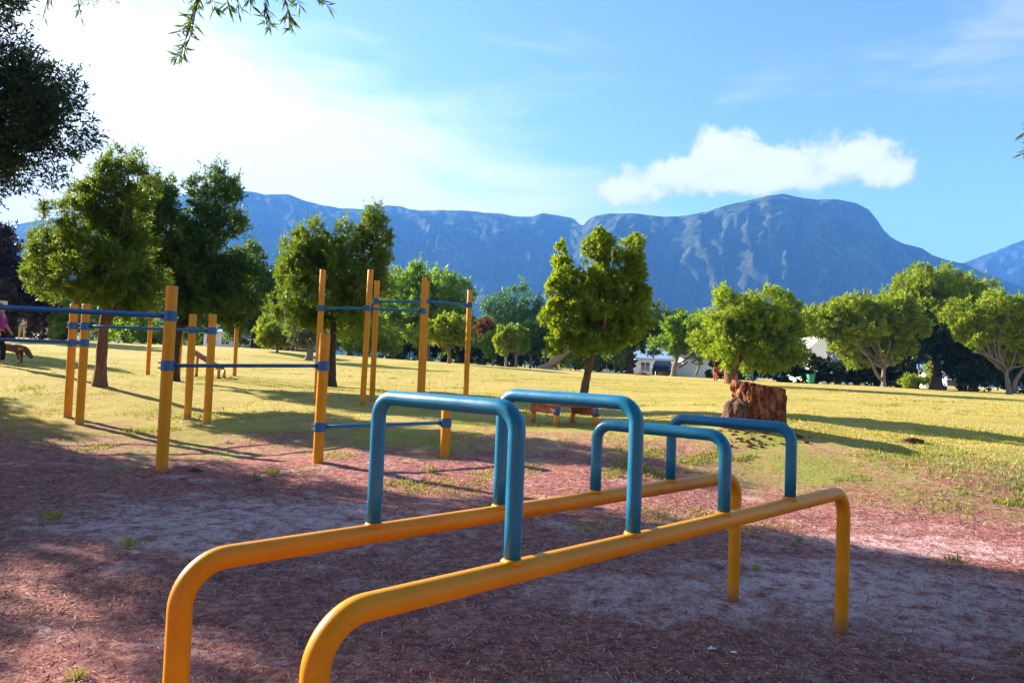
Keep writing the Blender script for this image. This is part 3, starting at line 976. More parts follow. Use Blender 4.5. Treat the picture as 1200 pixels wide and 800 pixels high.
tree('leafy_shrub', 'bright shrub under the spires, behind the tall poles', 'shrub', (420, 419), 50, [(420, 412)], 0.12,
     [(415, 398, 14, 14), (440, 392, 18, 20), (455, 402, 10, 12)], 'leaf_lime', 8000, 0.22, 118, 'bark_grey', EDGE)
tree('blue_green_tree', 'feathery blue green tree standing highest left of the lopsided young tree', 'tree', (600, 430), 85, [(600, 405)], 0.4,
     [(602, 362, 26, 25), (590, 385, 26, 20), (615, 385, 24, 20)], 'leaf_blue', 16000, 0.36, 119, 'bark_grey', EDGE, up=0.9)
tree('rusty_tree', 'small rust coloured tree among the green ones left of centre', 'tree', (568, 429), 76, [(568, 408)], 0.15,
     [(567, 385, 10, 12), (575, 392, 8, 8)], 'leaf_rust', 2500, 0.3, 120, 'bark_dark', EDGE)
for i, (u, v, d, ru, rv, vc, lm, lab) in enumerate((
        (577, 432, 62, 12, 13, 404, 'leaf_bright', 'small tree of the row left of the fallen trunk, nearest the rightmost pole'),
        (592, 434, 58, 13, 15, 398, 'leaf_lime', 'lime green second small tree of the row left of the fallen trunk'),
        (604, 434.5, 59, 12, 16, 398, 'leaf_bright', 'middle small tree of the row left of the fallen trunk'),
        (621, 434, 63, 14, 18, 394, 'leaf_bright', 'tall fourth small tree of the row left of the fallen trunk'),
        (638, 435, 62, 15, 17, 398, 'leaf_dark', 'dark small tree of the row, nearest the fallen trunk'))):
    tree('row_tree', lab, 'tree', (u, v - 1), d, [(u + 1, v - 9), (u + 1, v - 16)], 0.13,
         [(u - 3, vc + 4, ru * 0.8, rv * 0.62), (u + 7, vc, ru * 0.75, rv * 0.7), (u + 1, vc - 7, ru * 0.6, rv * 0.5)], lm, 6500, 0.25, 130 + i, 'bark_grey', EDGE, twigs=3)
tree('spreading_tree', 'dark green tree just right of the lopsided young tree, on a dark trunk', 'tree', (738, 437), 66, [(739, 420), (741, 405)], 0.3,
     [(752, 372, 26, 18), (735, 385, 24, 22), (765, 390, 24, 22), (722, 405, 20, 18), (710, 398, 16, 18), (757, 398, 22, 12)], 'leaf_dark', 15000, 0.32, 140, 'bark_dark', EDGE)
tree('spreading_tree', 'green tree with crooked forked trunks before the long white house', 'tree', (789, 438), 60, [(790, 428), (794, 418)], 0.26,
     [(800, 388, 24, 18), (785, 398, 20, 20), (818, 395, 20, 22), (805, 399, 26, 13), (832, 400, 12, 14)], 'leaf_bright', 14000, 0.28, 141, 'bark_grey', EDGE,
     extra=[((795, 431, 60), (806, 424, 60), 0.12, 0.07), ((815, 440, 60), (820, 415, 60), 0.12, 0.06)])
tree('low_green_tree', 'low mid green trees foliage behind the leaning bare trunk', 'tree', (700, 436), 70, [(700, 425)], 0.2,
     [(690, 412, 20, 16), (712, 415, 22, 16), (675, 408, 18, 18), (655, 412, 18, 16)], 'leaf_bright', 11000, 0.3, 142, 'bark_grey', EDGE)
tree('limb_tree', 'wide yellow green tree with pale forked limbs, right of the green bin', 'tree', (1036, 454), 54, [(1035, 440), (1036, 428)], 0.19,
     [(1000, 372, 38, 24), (965, 376, 26, 19), (1040, 366, 34, 22), (995, 388, 30, 16), (1000, 418, 11, 11), (952, 374, 12, 12), (1022, 380, 32, 18), (1062, 376, 24, 24), (988, 404, 18, 13), (1052, 402, 20, 16)],
     'leaf_lime', 42000, 0.25, 143, 'bark_grey', EDGE,
     extra=[((1033, 445, 54), (1012, 412, 53), 0.13, 0.06), ((1036, 430, 54), (1027, 398, 53), 0.11, 0.05), ((1037, 430, 54), (1043, 398, 53.2), 0.11, 0.05), ((1014, 416, 53), (996, 392, 52.5), 0.1, 0.04)], hole=0.35)
tree('big_crown_tree', 'tallest yellow green tree at right, rising above its neighbours', 'tree', (1098, 458), 64, [(1097, 430), (1095, 405)], 0.5,
     [(1085, 335, 34, 22), (1115, 340, 28, 20), (1150, 345, 20, 16), (1065, 348, 18, 20), (1100, 364, 58, 26), (1140, 368, 32, 20), (1078, 382, 34, 24), (1110, 386, 30, 18)],
     'leaf_lime', 42000, 0.3, 144, 'bark_grey', EDGE, hole=0.2)
tree('limb_tree', 'rightmost yellow green tree with pale limbs spreading to the left', 'tree', (1183, 463), 49, [(1181, 447), (1178, 432)], 0.19,
     [(1170, 368, 36, 20), (1200, 370, 34, 26), (1145, 375, 20, 13), (1196, 388, 28, 22), (1225, 390, 30, 40), (1205, 412, 20, 18), (1150, 392, 12, 10), (1128, 372, 18, 16), (1140, 392, 14, 14)],
     'leaf_lime', 40000, 0.24, 145, 'bark_grey', EDGE,
     extra=[((1178, 436, 49), (1142, 388, 48.5), 0.11, 0.05), ((1177, 434, 49), (1158, 380, 48.5), 0.10, 0.04), ((1178, 432, 49), (1168, 378, 48.5), 0.12, 0.05),
            ((1176, 430, 49), (1140, 412, 48.6), 0.10, 0.05), ((1188, 460, 49), (1204, 424, 49), 0.17, 0.10)], hole=0.3)
tree('shade_tree', 'tree coloured black green for the deep shade under the tallest crown, left of the white car', 'tree', (1072, 457), 63, [(1072, 440)], 0.4,  # leaf colour carries the dark of the shade under the crowns
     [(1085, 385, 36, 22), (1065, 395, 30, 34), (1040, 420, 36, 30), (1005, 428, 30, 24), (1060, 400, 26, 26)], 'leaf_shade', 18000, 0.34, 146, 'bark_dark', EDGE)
tree('shade_tree', 'tree coloured black green for the deep shade between the white car and the rightmost tree', 'tree', (1140, 461), 62, [(1140, 440)], 0.4,  # shade put into the leaf colour here too
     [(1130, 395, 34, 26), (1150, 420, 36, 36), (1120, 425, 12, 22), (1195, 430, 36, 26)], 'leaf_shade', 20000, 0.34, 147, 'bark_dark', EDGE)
tree('leafy_shrub', 'bright shrub glimpsed in the dark gap left of the white car', 'shrub', (1073, 458), 58, [(1073, 452)], 0.1,
     [(1072, 446, 12, 6), (1062, 448, 8, 4)], 'leaf_lime', 2600, 0.22, 148, 'bark_grey', EDGE)
tree('leafy_shrub', 'upright sunlit shrub in the gap beside the white car', 'shrub', (1094, 458), 74, [(1094, 450)], 0.1,
     [(1093, 432, 6, 20)], 'leaf_lime', 2600, 0.26, 149, 'bark_grey', EDGE)
tree('blue_green_tree', 'blue green tree between the round tree and the white gabled house', 'tree', (955, 450), 104, [(955, 425)], 0.3,
     [(950, 388, 16, 22), (935, 405, 14, 24)], 'leaf_blue', 8000, 0.36, 150, 'bark_grey', EDGE)
BACK = 'trees far behind the field edge'
for i, (u, v0, ru, rv, lm, d) in enumerate(((455, 392, 30, 34, 'leaf_dark', 95), (545, 398, 30, 26, 'leaf_dark', 100), (585, 405, 30, 22, 'leaf_blue', 105), (640, 395, 32, 28, 'leaf_bright', 105), (690, 395, 34, 26, 'leaf_dark', 100),
                                            (760, 378, 36, 24, 'leaf_dark', 110), (820, 390, 28, 22, 'leaf_dark', 110), (870, 400, 40, 28, 'leaf_blue', 108), (985, 385, 30, 22, 'leaf_dark', 100),
                                            (150, 372, 40, 26, 'leaf_blue', 100), (230, 380, 36, 24, 'leaf_dark', 100), (350, 385, 40, 28, 'leaf_dark', 98), (410, 380, 36, 30, 'leaf_dark', 98))):
    sides = ['behind the spires and willow', 'behind the right hand tall poles', 'behind the rusty tree', 'behind the small row', 'left behind the leaning trunk', 'rising behind the crooked forked tree',
             'right above the white house', 'behind the round twin crown', 'behind the wide forked tree', 'behind the olive tree', 'behind the dark leaning tree', 'behind the small lime tree at left', 'directly behind the spires']
    tree('distant_tree', 'dense distant tree ' + sides[i], 'tree', (u, 428 + (u - 600) * 0.039), d, [(u, v0 + 15)], 0.4,
         [(u - ru * 0.4, v0 + 4, ru * 0.7, rv * 0.8), (u + ru * 0.45, v0 + 2, ru * 0.65, rv * 0.8), (u, v0 - rv * 0.4, ru * 0.55, rv * 0.55)], lm, 9000, 0.42, 160 + i, 'bark_dark', BACK, twigs=2)


def hedge(label, pts, h, seed, thick=2.5, n=9000):
    """dark hedge, also used for strips of painted shade, along a polyline of (u, v, d)"""
    P = np.array([gpx(*p) for p in pts])
    root = thing('hedge', P[0], label, 'hedge', 'dark hedges along the field edge')
    lobes = []
    for a, b in zip(P[:-1], P[1:]):
        k = max(1, int(np.linalg.norm(b - a) / 2.2))
        for i in range(k):
            c = a + (b - a) * (i + 0.5) / k
            hh = h * (0.85 + 0.3 * random.random())
            lobes.append((c + np.array([0, 0, hh * 0.5]), (1.5, thick * 0.5, hh * 0.55)))
    v, t = crown_leaves(lobes, n, 0.34, seed, 0.5, 0.7, 0.4, 0.22, 0.45)
    quads_obj('foliage', v, M['leaf_hedge_shade'], root, t)
    for c, r in lobes:
        MB().tube([c - np.array([0, 0, r[2] + 0.1]), c, c + np.array([0.1, 0, r[2] * 0.5])], [0.06, 0.05, 0.02], 6).build('stem', M['bark_dark'], root)


hedge('dark hedge below the copper tree at far left', [(-80, 396, 56), (20, 398, 56), (62, 399, 58)], 3.2, 201)
hedge('dark hedge behind the tall poles and the small row of trees', [(440, 420, 72), (520, 424, 72), (600, 429, 74), (690, 434, 74)], 3.0, 202, 2.5, 16000)
hedge('dark hedge left of the white house wall', [(690, 436, 76), (742, 437, 76)], 2.4, 203, 2.0, 5000)
hedge('long dark foliage strip standing for the shade under the right hand trees, behind the stump', [(838, 445, 60), (930, 449, 62), (1010, 452, 64), (1066, 456, 66)], 2.1, 204, 2.6, 16000)  # foliage strip put in for the dark shade beneath the trees
hedge('dark foliage strip standing for shade at the right edge behind the rightmost trunk', [(1128, 460, 64), (1200, 463, 62), (1290, 466, 62)], 3.6, 205, 2.6, 12000)  # another strip coloured dark where shade lies under the canopy

# --- trees standing left of the camera's view whose shade falls across the play area
b = np.array([-12.2, 12.9, g1(-12.2, 12.9)])
root = thing('shade_giving_tree', b, 'large dark tree whose shaded crown fills the top left corner', 'tree')
mb = MB()
tp = limb(mb, b - [0, 0, .1], b + [0.3, 0, 3.6], 0.26, 0.18, 0.03, 8, 12, 3)
lob = []
for (x, y, z, r, rz) in ((-10.1, 13.0, 6.9, 1.3, 1.2), (-10.3, 12.7, 5.7, 1.5, 1.4), (-9.0, 13.0, 6.0, 1.0, 0.9), (-11.8, 12.4, 7.2, 1.9, 1.9), (-12.9, 12.6, 5.3, 1.7, 1.3), (-12.0, 11.6, 5.9, 1.6, 1.5),
                         (-13.6, 13.0, 6.8, 1.7, 1.7), (-11.3, 12.6, 8.3, 1.6, 1.1), (-12.9, 11.2, 6.4, 0.9, 0.9), (-11.0, 12.0, 4.6, 1.0, 0.9), (-12.4, 12.6, 3.7, 1.5, 1.1), (-13.8, 12.2, 4.0, 1.4, 1.2), (-11.4, 13.4, 3.8, 1.1, 0.9), (-14.6, 13.6, 3.4, 1.4, 1.1), (-10.1, 13.0, 5.3, 0.9, 0.8), (-9.4, 13.2, 5.6, 0.8, 0.7)):
    lob.append(((x, y, z), (r, r, rz)))
    limb(mb, tp[5], (x, y, z), 0.10, 0.02, 0.08, 7, 7, int(z * 10))
mb.build('trunk', M['bark_dark'], root, True)
v, t = crown_leaves(lob, 210000, 0.105, 301, 0.30, 0.8, 0.25, 0.2, 0.55)
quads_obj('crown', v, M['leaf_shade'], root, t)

for j, (bx, by, lobs, lab) in enumerate((
        (-21.5, 18.5, ((-21.5, 18.5, 4.6, 2.2, 2.0), (-20.0, 18.6, 3.7, 1.6, 1.4), (-22.5, 17.0, 4.2, 1.9, 1.8), (-19.6, 16.8, 4.6, 1.6, 1.5), (-21.5, 15.8, 4.2, 1.7, 1.6)), 'dark spreading tree left of the lawn, beyond the frame, shading the ground'),
        (-16.5, 10.5, ((-16.5, 10.5, 5.2, 1.7, 1.6), (-15.2, 11.5, 4.4, 1.4, 1.3), (-17.5, 11.6, 4.6, 1.5, 1.5)), 'dark smaller tree at the left of the play area, beyond the frame'),
        (-27, 28, ((-27, 28, 5.0, 2.2, 1.8), (-25, 29, 4.4, 1.8, 1.5)), 'dark tree on the left slope beyond the frame, behind the walker'))):
    bb = np.array([bx, by, g1(bx, by)])
    root = thing('shade_giving_tree', bb, lab, 'tree')
    mb = MB()
    tp = limb(mb, bb - [0, 0, .1], bb + [0.1, 0, 2.6], 0.24, 0.15, 0.03, 8, 10, 5 + j)
    lob = []
    for (x, y, z, r, rz) in lobs:
        lob.append(((x, y, z + bb[2] * 0.5), (r, r, rz)))
        limb(mb, tp[5], (x, y, z), 0.10, 0.02, 0.08, 7, 7, int(z * 10))
    mb.build('trunk', M['bark_dark'], root, True)
    v, t = crown_leaves(lob, 60000, 0.2, 310 + j, 0.4, 0.8, 0.3, 0.2, 0.55)
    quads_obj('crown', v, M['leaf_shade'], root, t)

# --- the tree over the photographer: drooping twigs hang into the top of the view
b = np.array([-3.4, -2.2, 0.0])
root = thing('overhanging_tree', b, 'narrow leaved tree whose drooping twigs hang into the top of the view', 'tree')
mb = MB()
tp = limb(mb, b - [0, 0, .1], (-3.2, -1.9, 3.0), 0.22, 0.16, 0.03, 8, 12, 21)
LV, LT = [], []
r_ = np.random.default_rng(77)


def twig(path, n, ll=0.055, thick=0.0035):
    """drooping twig with narrow leaves along it"""
    n = int(n * 1.5)
    path = np.asarray(path, float)
    tt = np.linspace(0, len(path) - 1, 24)
    pp = np.stack([np.interp(tt, np.arange(len(path)), path[:, i]) for i in range(3)], -1)
    for _ in range(3):
        pp[1:-1] = (pp[:-2] + 2 * pp[1:-1] + pp[2:]) / 4
    mb.tube(pp, np.linspace(thick, thick * 0.35, len(pp)), 5)
    t = r_.random(n) ** 0.8
    idx = t * (len(pp) - 1.001)
    i0 = idx.astype(int)
    p = pp[i0] + (pp[i0 + 1] - pp[i0]) * (idx - i0)[:, None]
    tg = unit(pp[i0 + 1] - pp[i0])
    a = unit(tg * 0.8 + 0.6 * r_.normal(size=(n, 3)) + np.array([0, 0, -0.25]))
    l = ll * (0.6 + 0.7 * r_.random(n))
    LV.append(leaf_quads(p, a, l, l * 0.15, r_))
    LT.append(np.clip(0.22 + 0.2 * r_.normal(size=n), 0, 1))


limb_main = limb(mb, tp[6], (-1.55, 2.75, 3.15), 0.07, 0.007, 0.03, 10, 9, 22)
limb_two = limb(mb, tp[6], (-0.7, 2.6, 3.05), 0.06, 0.006, 0.03, 10, 9, 23)
D0 = 2.75
for path, n in (
        ([(60, -70), (66, -40), (58, -8), (50, 22)], 34), ([(70, -60), (84, -30), (92, 0), (95, 20)], 38), ([(98, -50), (104, -20), (108, 2)], 24),
        ([(130, -40), (134, -15), (137, 4)], 12),
        ([(250, -70), (236, -30), (228, 10), (218, 45), (209, 74)], 95), ([(236, -40), (233, 0), (222, 30), (206, 38)], 40), ([(232, -10), (225, 40), (214, 62), (203, 70)], 30),
        ([(240, -40), (246, -10), (252, 12)], 34), ([(255, -50), (262, -15), (268, 8)], 36),
        ([(272, -60), (277, -20), (280, 18)], 40), ([(290, -60), (292, -20), (294, 6)], 30),
        ([(300, -60), (308, -20), (312, 14), (316, 32)], 58), ([(318, -60), (330, -20), (338, 14), (342, 36)], 58), ([(325, -50), (342, -12), (352, 8)], 40),
        ([(330, -50), (356, -18), (372, 0), (384, 6)], 42), ([(208, -30), (212, -8), (216, 4)], 18)):
    P = [at(u * 1.0, v, D0 + 0.12 * math.sin(u)) for u, v in path]
    near = limb_main if path[0][0] < 180 else limb_two
    twig([near[-1], P[0] * 0.6 + near[-1] * 0.4] + P, int(n * 1.25))
for path, n in (([(1225, 130), (1208, 145), (1198, 160)], 30), ([(1225, 150), (1210, 165), (1199, 182)], 24)):
    P = [at(u, v, 3.2) for u, v in path]
    twig([P[0] + np.array([0.6, -0.4, 0.6])] + P, n)
limb(mb, limb_two[4], at(1225, 130, 3.2) + np.array([0.6, -0.4, 0.6]), 0.05, 0.01, 0.03, 10, 7, 29)
for (x, y, z) in ((-3.4, -2.4, 5.0), (-1.6, -1.6, 5.2), (-5.0, -1.4, 4.8), (-3.2, 0.6, 5.0), (-0.8, 0.7, 5.0), (0.9, -0.8, 5.2), (-2.2, -3.8, 4.8), (0.2, -2.9, 5.0)):  # crown widened overhead, out of view, to keep skylight off the foreground
    limb(mb, tp[6], (x, y, z), 0.08, 0.02, 0.06, 7, 7, int(abs(x) * 10))
    vv, tt_ = crown_leaves([((x, y, z), (1.3, 1.3, 0.7))], 6000, 0.12, int(abs(x) * 31 + abs(y) * 7), 0.25, 0.9, -0.2, 0.2, 0.4)
    LV.append(vv)
    LT.append(tt_ * 0.6)
mb.build('trunk', M['bark_dark'], root, True)
quads_obj('crown', np.concatenate(LV), M['leaf_dark'], root, np.concatenate(LT))

# --- unseen trees added behind the camera to block skylight and deepen the shade
for j, (x, y, h) in enumerate(((-19, -7, 9), (-13, -11, 10), (-7, -9, 9), (-1, -12, 11), (5, -9, 9), (11, -12, 10), (17, -8, 9), (23, -11, 10), (4, -16, 12), (-9, -17, 12), (16, -18, 12))):
    bb = np.array([x, y, 0.0])
    root = thing('sky_blocking_tree', bb, 'added dark broad tree out of view behind the viewer, blocking skylight', 'tree', 'added sky blocking trees behind the viewer')
    mb = MB()
    tp = limb(mb, bb - [0, 0, .1], bb + [0.2, 0, h * 0.4], 0.28, 0.2, 0.03, 8, 10, 50 + j)
    lob = []
    for k in range(6):
        c = bb + [2.0 * math.cos(k * 1.05 + j), 1.7 * math.sin(k * 1.05 + j), h * (0.45 + 0.4 * ((k * 3 + j) % 4) / 3)]
        lob.append((c, (2.1, 2.1, h * 0.2)))
        limb(mb, tp[5], c, 0.12, 0.03, 0.08, 6, 6, 90 + j * 7 + k)
    mb.build('trunk', M['bark_dark'], root, True)
    v, t = crown_leaves(lob, 9000, 0.42, 330 + j, 0.45, 0.8, 0.3, 0.2, 0.5)
    quads_obj('crown', v, M['leaf_shade'], root, t)

# ------------------------------------------------------------------ parallel bars in the foreground
dr = np.array([0.7145, 0.6997, 0.0])
nn = np.array([0.6997, -0.7145, 0.0])
ZR = 0.855
Lp = (on_z(272.5, 650.8, ZR) + on_z(819, 564.6, ZR)) / 2
Rp = (on_z(439, 708.6, ZR) + on_z(957.7, 583.6, ZR)) / 2
lo, ro = Lp @ nn, Rp @ nn
sval = lambda u, v: on_z(u, v, ZR) @ dr


def rail_pt(off, s, z):
    return nn * off + dr * s + np.array([0, 0, z])


ends = {'l': (sval(215, 661), sval(862, 557.5)), 'r': (sval(371, 724), sval(989, 576))}
root = thing('parallel_bars', rail_pt((lo + ro) / 2, (ends['l'][0] + ends['l'][1]) / 2, 0), 'large yellow parallel bars bridged by four blue hoop handles, nearest to the viewer', 'exercise bars')
for key, off in (('l', lo), ('r', ro)):
    s0, s1 = ends[key]
    pth = fillet([rail_pt(off, s0, -0.15), rail_pt(off, s0, ZR), rail_pt(off, s1, ZR), rail_pt(off, s1, -0.15)], 0.15, 12)
    MB().tube(densify(pth, 0.2), 0.0405, 28).build('rail', M['yellow'], root, True)
for (ul, ur, vl, vr) in ((437.5, 599.7, 460.3, 484.0), (584.5, 741.5, 460.6, 474.2), (697.5, 848.0, 495.7, 512.0), (785.5, 925.8, 488.3, 502.8)):
    sl0 = sval(ul, 650.8 - 0.1577 * (ul - 272.5))
    sr0 = sval(ur, 708.6 - 0.241 * (ur - 439.0))
    zt = (at(ul + 5.5, vl, rail_pt(lo, sl0, 0)[1])[2] + at(ur + 4.5, vr, rail_pt(ro, sr0, 0)[1])[2]) / 2
    pth = fillet([rail_pt(lo, sl0, ZR + 0.02), rail_pt(lo, sl0, zt), rail_pt(ro, sr0, zt), rail_pt(ro, sr0, ZR + 0.02)], 0.085, 10)
    hoop = MB().tube(densify(pth, 0.15), 0.0305, 24).build('hoop_handle', M['blue'], root, True)
    for off, s_ in ((lo, sl0), (ro, sr0)):
        w = MB()
        w.tube([rail_pt(off, s_, ZR + 0.030), rail_pt(off, s_, ZR + 0.040), rail_pt(off, s_, ZR + 0.047)], [0.0405, 0.0380, 0.0308], 24, True, 0.16)
        w.build('weld_bead', M['yellow'], hoop, True)

# ------------------------------------------------------------------ pull-up posts


def post_part(root, base, h, r=0.076, collars=(), lean=(0, 0), m='yellow', name='post'):
    b = np.asarray(base, float)
    t = b + np.array([lean[0], lean[1], h])
    mb = MB()
    mb.tube(np.array([b - [0, 0, 0.2], b + (t - b) * 0.33, b + (t - b) * 0.66, t - [0, 0, 0.012], t - [0, 0, 0.004], t]), [r, r, r, r, r * 0.97, r * 0.88], 22)
    o = mb.build(name, M[m], root, True)
    es = o.modifiers.new('edge', 'EDGE_SPLIT')
    es.split_angle = math.radians(50)
    for z in collars:
        c = b + (t - b) * (z / h)
        k = MB()
        k.tube([c - [0, 0, 0.068], c - [0, 0, 0.064], c + [0, 0, 0.064], c + [0, 0, 0.068]], [r + 0.003, r + 0.009, r + 0.009, r + 0.003], 20)
        cl = k.build('collar', M['navy'], o, True)
        e2 = cl.modifiers.new('edge', 'EDGE_SPLIT')
        e2.split_angle = math.radians(50)
        for dz in (-0.035, 0.035):
            MB().tube([c + [-r - 0.04, -0.02, dz], c + [-r - 0.005, -0.02, dz]], 0.011, 8).build('bolt', M['steel'], cl)
    return o


def zat(u, v, y):
    return at(u, v, y)[2]


def bar_part(root, a, b, r=0.027, m='navy', name='bar'):
    MB().tube(densify(np.array([a, b]), 0.4), r, 14).build(name, M[m], root, True)


P1 = np.array([-4.594, 9.536, 0.0]); P2 = np.array([-2.744, 10.366, 0.0]); P3 = np.array([-0.961, 10.95, 0.0])
for P in (P1, P2, P3):
    P[2] = g1(P[0], P[1]) - 0.01
P0 = np.array([-6.62, 8.95, 0.0])
root = thing('stepped_pull_up_bars', P1, 'row of thick yellow posts stepping down in height with blue bars, nearest the shade edge', 'pull-up bars', 'yellow and blue pull-up bars')
h1, h2, h3 = zat(196, 335, P1[1]), zat(379.4, 391, P2[1]), zat(523, 477, P3[1])
z10, z12a, z12b = zat(192, 370, P1[1]), zat(191, 428, P1[1]), zat(377, 428.5, P2[1])
z23a, z23b = zat(373, 500, P2[1]), zat(522, 495, P3[1])
post_part(root, P0, 2.55, collars=(z10,))
post_part(root, P1, h1 - P1[2], collars=(z10 - P1[2], z12a - P1[2]))
post_part(root, P2, h2 - P2[2], collars=(z12b - P2[2], z23a - P2[2]), lean=(0.02, 0))
post_part(root, P3, h3 - P3[2], collars=(z23b - P3[2],))
up_ = np.array([0, 0, 1.0])
xy = lambda P, z: np.array([P[0], P[1], z])
bar_part(root, xy(P0, z10), xy(P1, z10), 0.034)
bar_part(root, xy(P1, z12a), xy(P2, z12b))
bar_part(root, xy(P2, z23a), xy(P3, z23b), 0.026, 'blue')

for (pa, da, pb, db, lab, off) in (((93, 495), 13.0, (242.6, 496), 13.7, 'front one of two matching waist high bar frames with paired yellow posts', 0),
                                   ((79, 489.5), 13.6, (219.6, 490.7), 14.3, 'rear one of two matching waist high bar frames with paired yellow posts', 1)):
    A, B = gpx(*pa, da), gpx(*pb, db)
    root = thing('low_pull_up_bars', A, lab, 'pull-up bars', 'yellow and blue pull-up bars')
    za = zat(98 - off * 14, 382 - off * 0.5, da) - A[2]
    zb = zat(244 - off * 22, 387.5 - off * 1, db) - B[2]
    zl = zat(98 - off * 14, 401.5, da) - A[2]
    ha = zat(99 - off * 16, 356.5, da) - A[2]
    hb = zat(245 - off * 23, 368, db) - B[2]
    Cc = A - (B - A) * 1.0
    Cc[2] = g1(Cc[0], Cc[1])
    post_part(root, A, ha, collars=(za, zl), r=0.072)
    post_part(root, B, hb, collars=(zb,), r=0.072)
    post_part(root, Cc, ha - 0.3, collars=(A[2] + zl - Cc[2],), r=0.072)
    bar_part(root, A + up_ * za, B + up_ * zb, 0.026)
    bar_part(root, Cc + up_ * (A[2] + zl - Cc[2]), A + up_ * zl, 0.026)


def tall(label, plist, bars):
    """plist: (base px, depth, top px v); bars: (i, j, v_i, v_j)"""
    P = [gpx(u, v, d) for (u, v, d, vt, lean) in plist]
    root = thing('tall_pull_up_bars', P[0], label, 'pull-up bars', 'yellow and blue pull-up bars')
    cz = {}
    for (i, j, vi, vj) in bars:
        zi = zat(plist[i][0] + 3, vi, plist[i][2]) - P[i][2]
        zj = zat(plist[j][0] + 3, vj, plist[j][2]) - P[j][2]
        cz.setdefault(i, []).append(zi)
        cz.setdefault(j, []).append(zj)
        bar_part(root, P[i] + up_ * zi, P[j] + up_ * zj, 0.028, 'blue')
    for i, (u, v, d, vt, lean) in enumerate(plist):
        cs = cz.get(i, [])
        cs = [c for k, c in enumerate(cs) if all(abs(c - q) > 0.05 for q in cs[:k])]
        post_part(root, P[i], zat(u + 5, vt, d) - P[i][2], r=0.066, collars=cs, lean=(lean, 0))
    return root


tall('front tall yellow pole frame with one long blue bar, before the spires', [(371, 470, 16.2, 316, 0), (424.5, 476.6, 16.4, 316, 0.05), (491.5, 472, 16.9, 325, 0)], [(0, 1, 361, 361), (1, 2, 361, 364.5)])
tall('rear tall yellow pole frame whose bar reaches the rightmost pole', [(435.8, 469.5, 17.2, 328.7, 0), (494.5, 470.5, 17.6, 329, 0), (545.6, 469, 18.0, 340, 0)], [(0, 1, 353, 353), (1, 2, 353, 357.5)])
tall('far pair of tall yellow poles seen left of the thick post', [(173, 440, 23.5, 345.6, 0), (208.8, 440, 23.7, 344, 0.03)], [(0, 1, 355.5, 357.5)])
tall('far pair of tall yellow poles beside the sloping sit up board', [(243.5, 440, 23.7, 346, 0), (274.6, 440, 24.0, 350, 0)], [(0, 1, 371, 372.5)])

# sloping sit-up board
a, bq = at(225, 411, 23.2), at(259, 432, 22.9)
ga, gb = gpx(231, 440, 23.2), gpx(262, 443, 22.9)
root = thing('sit_up_board', gb, 'sloping red brown sit up board on short yellow legs beside the far poles', 'exercise bench')
dv = unit(bq - a)
sd = unit(np.cross(dv, [0, 0, 1]))
MB().box((a + bq) / 2, (np.linalg.norm(bq - a), 0.36, 0.06), dv, sd, np.cross(dv, sd)).build('board', M['redplank'], root, False, 0.01)
for e, gpt, off in ((bq, gb, -0.0), (a + dv * 0.1, ga, 0.0)):
    for sgn in (-1, 1):
        f = e + sd * 0.13 * sgn + dv * 0.03
        MB().tube([[f[0], f[1], g1(f[0], f[1]) - 0.1], [f[0], f[1], f[2] - 0.02]], 0.045, 12).build('leg', M['yellow'], root, True)

# low bench on yellow legs
lg = [gpx(624.5, 495.5, 13.9), gpx(652, 497, 13.3), gpx(697.5, 497.5, 13.3), gpx(671, 495.5, 13.9)]
root = thing('low_exercise_bench', lg[1], 'low red brown bench on four yellow legs behind the blue hoops', 'exercise bench')
zt = max(p[2] for p in lg) + 0.255
for i, p in enumerate(lg):
    o = MB().tube([p - [0, 0, 0.1], xy(p, zt)], 0.05, 16).build('leg', M['yellow'], root, True)
    if i in (1, 2):
        MB().tube([xy(p, zt - 0.10), xy(p, zt + 0.03)], 0.058, 16).build('collar', M['navy'], o, True)
for i, j in ((0, 1), (3, 2)):
    p, q = lg[i], lg[j]
    c = (p + q) / 2
    dv = unit(xy(q, 0) - xy(p, 0))
    MB().box(xy(c, zt - 0.02), (np.linalg.norm(q - p) + 0.06, 0.11, 0.13), dv).build('side_beam', M['redplank'], root, False, 0.008)
c = sum(lg) / 4
dx = unit(xy(lg[2], 0) - xy(lg[1], 0))
for k in range(4):
    f = (k + 0.5) / 4
    cc = xy(lg[0] * (1 - f) + lg[1] * f, 0) * 0.5 + xy(lg[3] * (1 - f) + lg[2] * f, 0) * 0.5
    MB().box(xy(cc, zt + 0.067), (0.95, 0.13, 0.035), dx).build('slat', M['redplank'], root, False, 0.006)

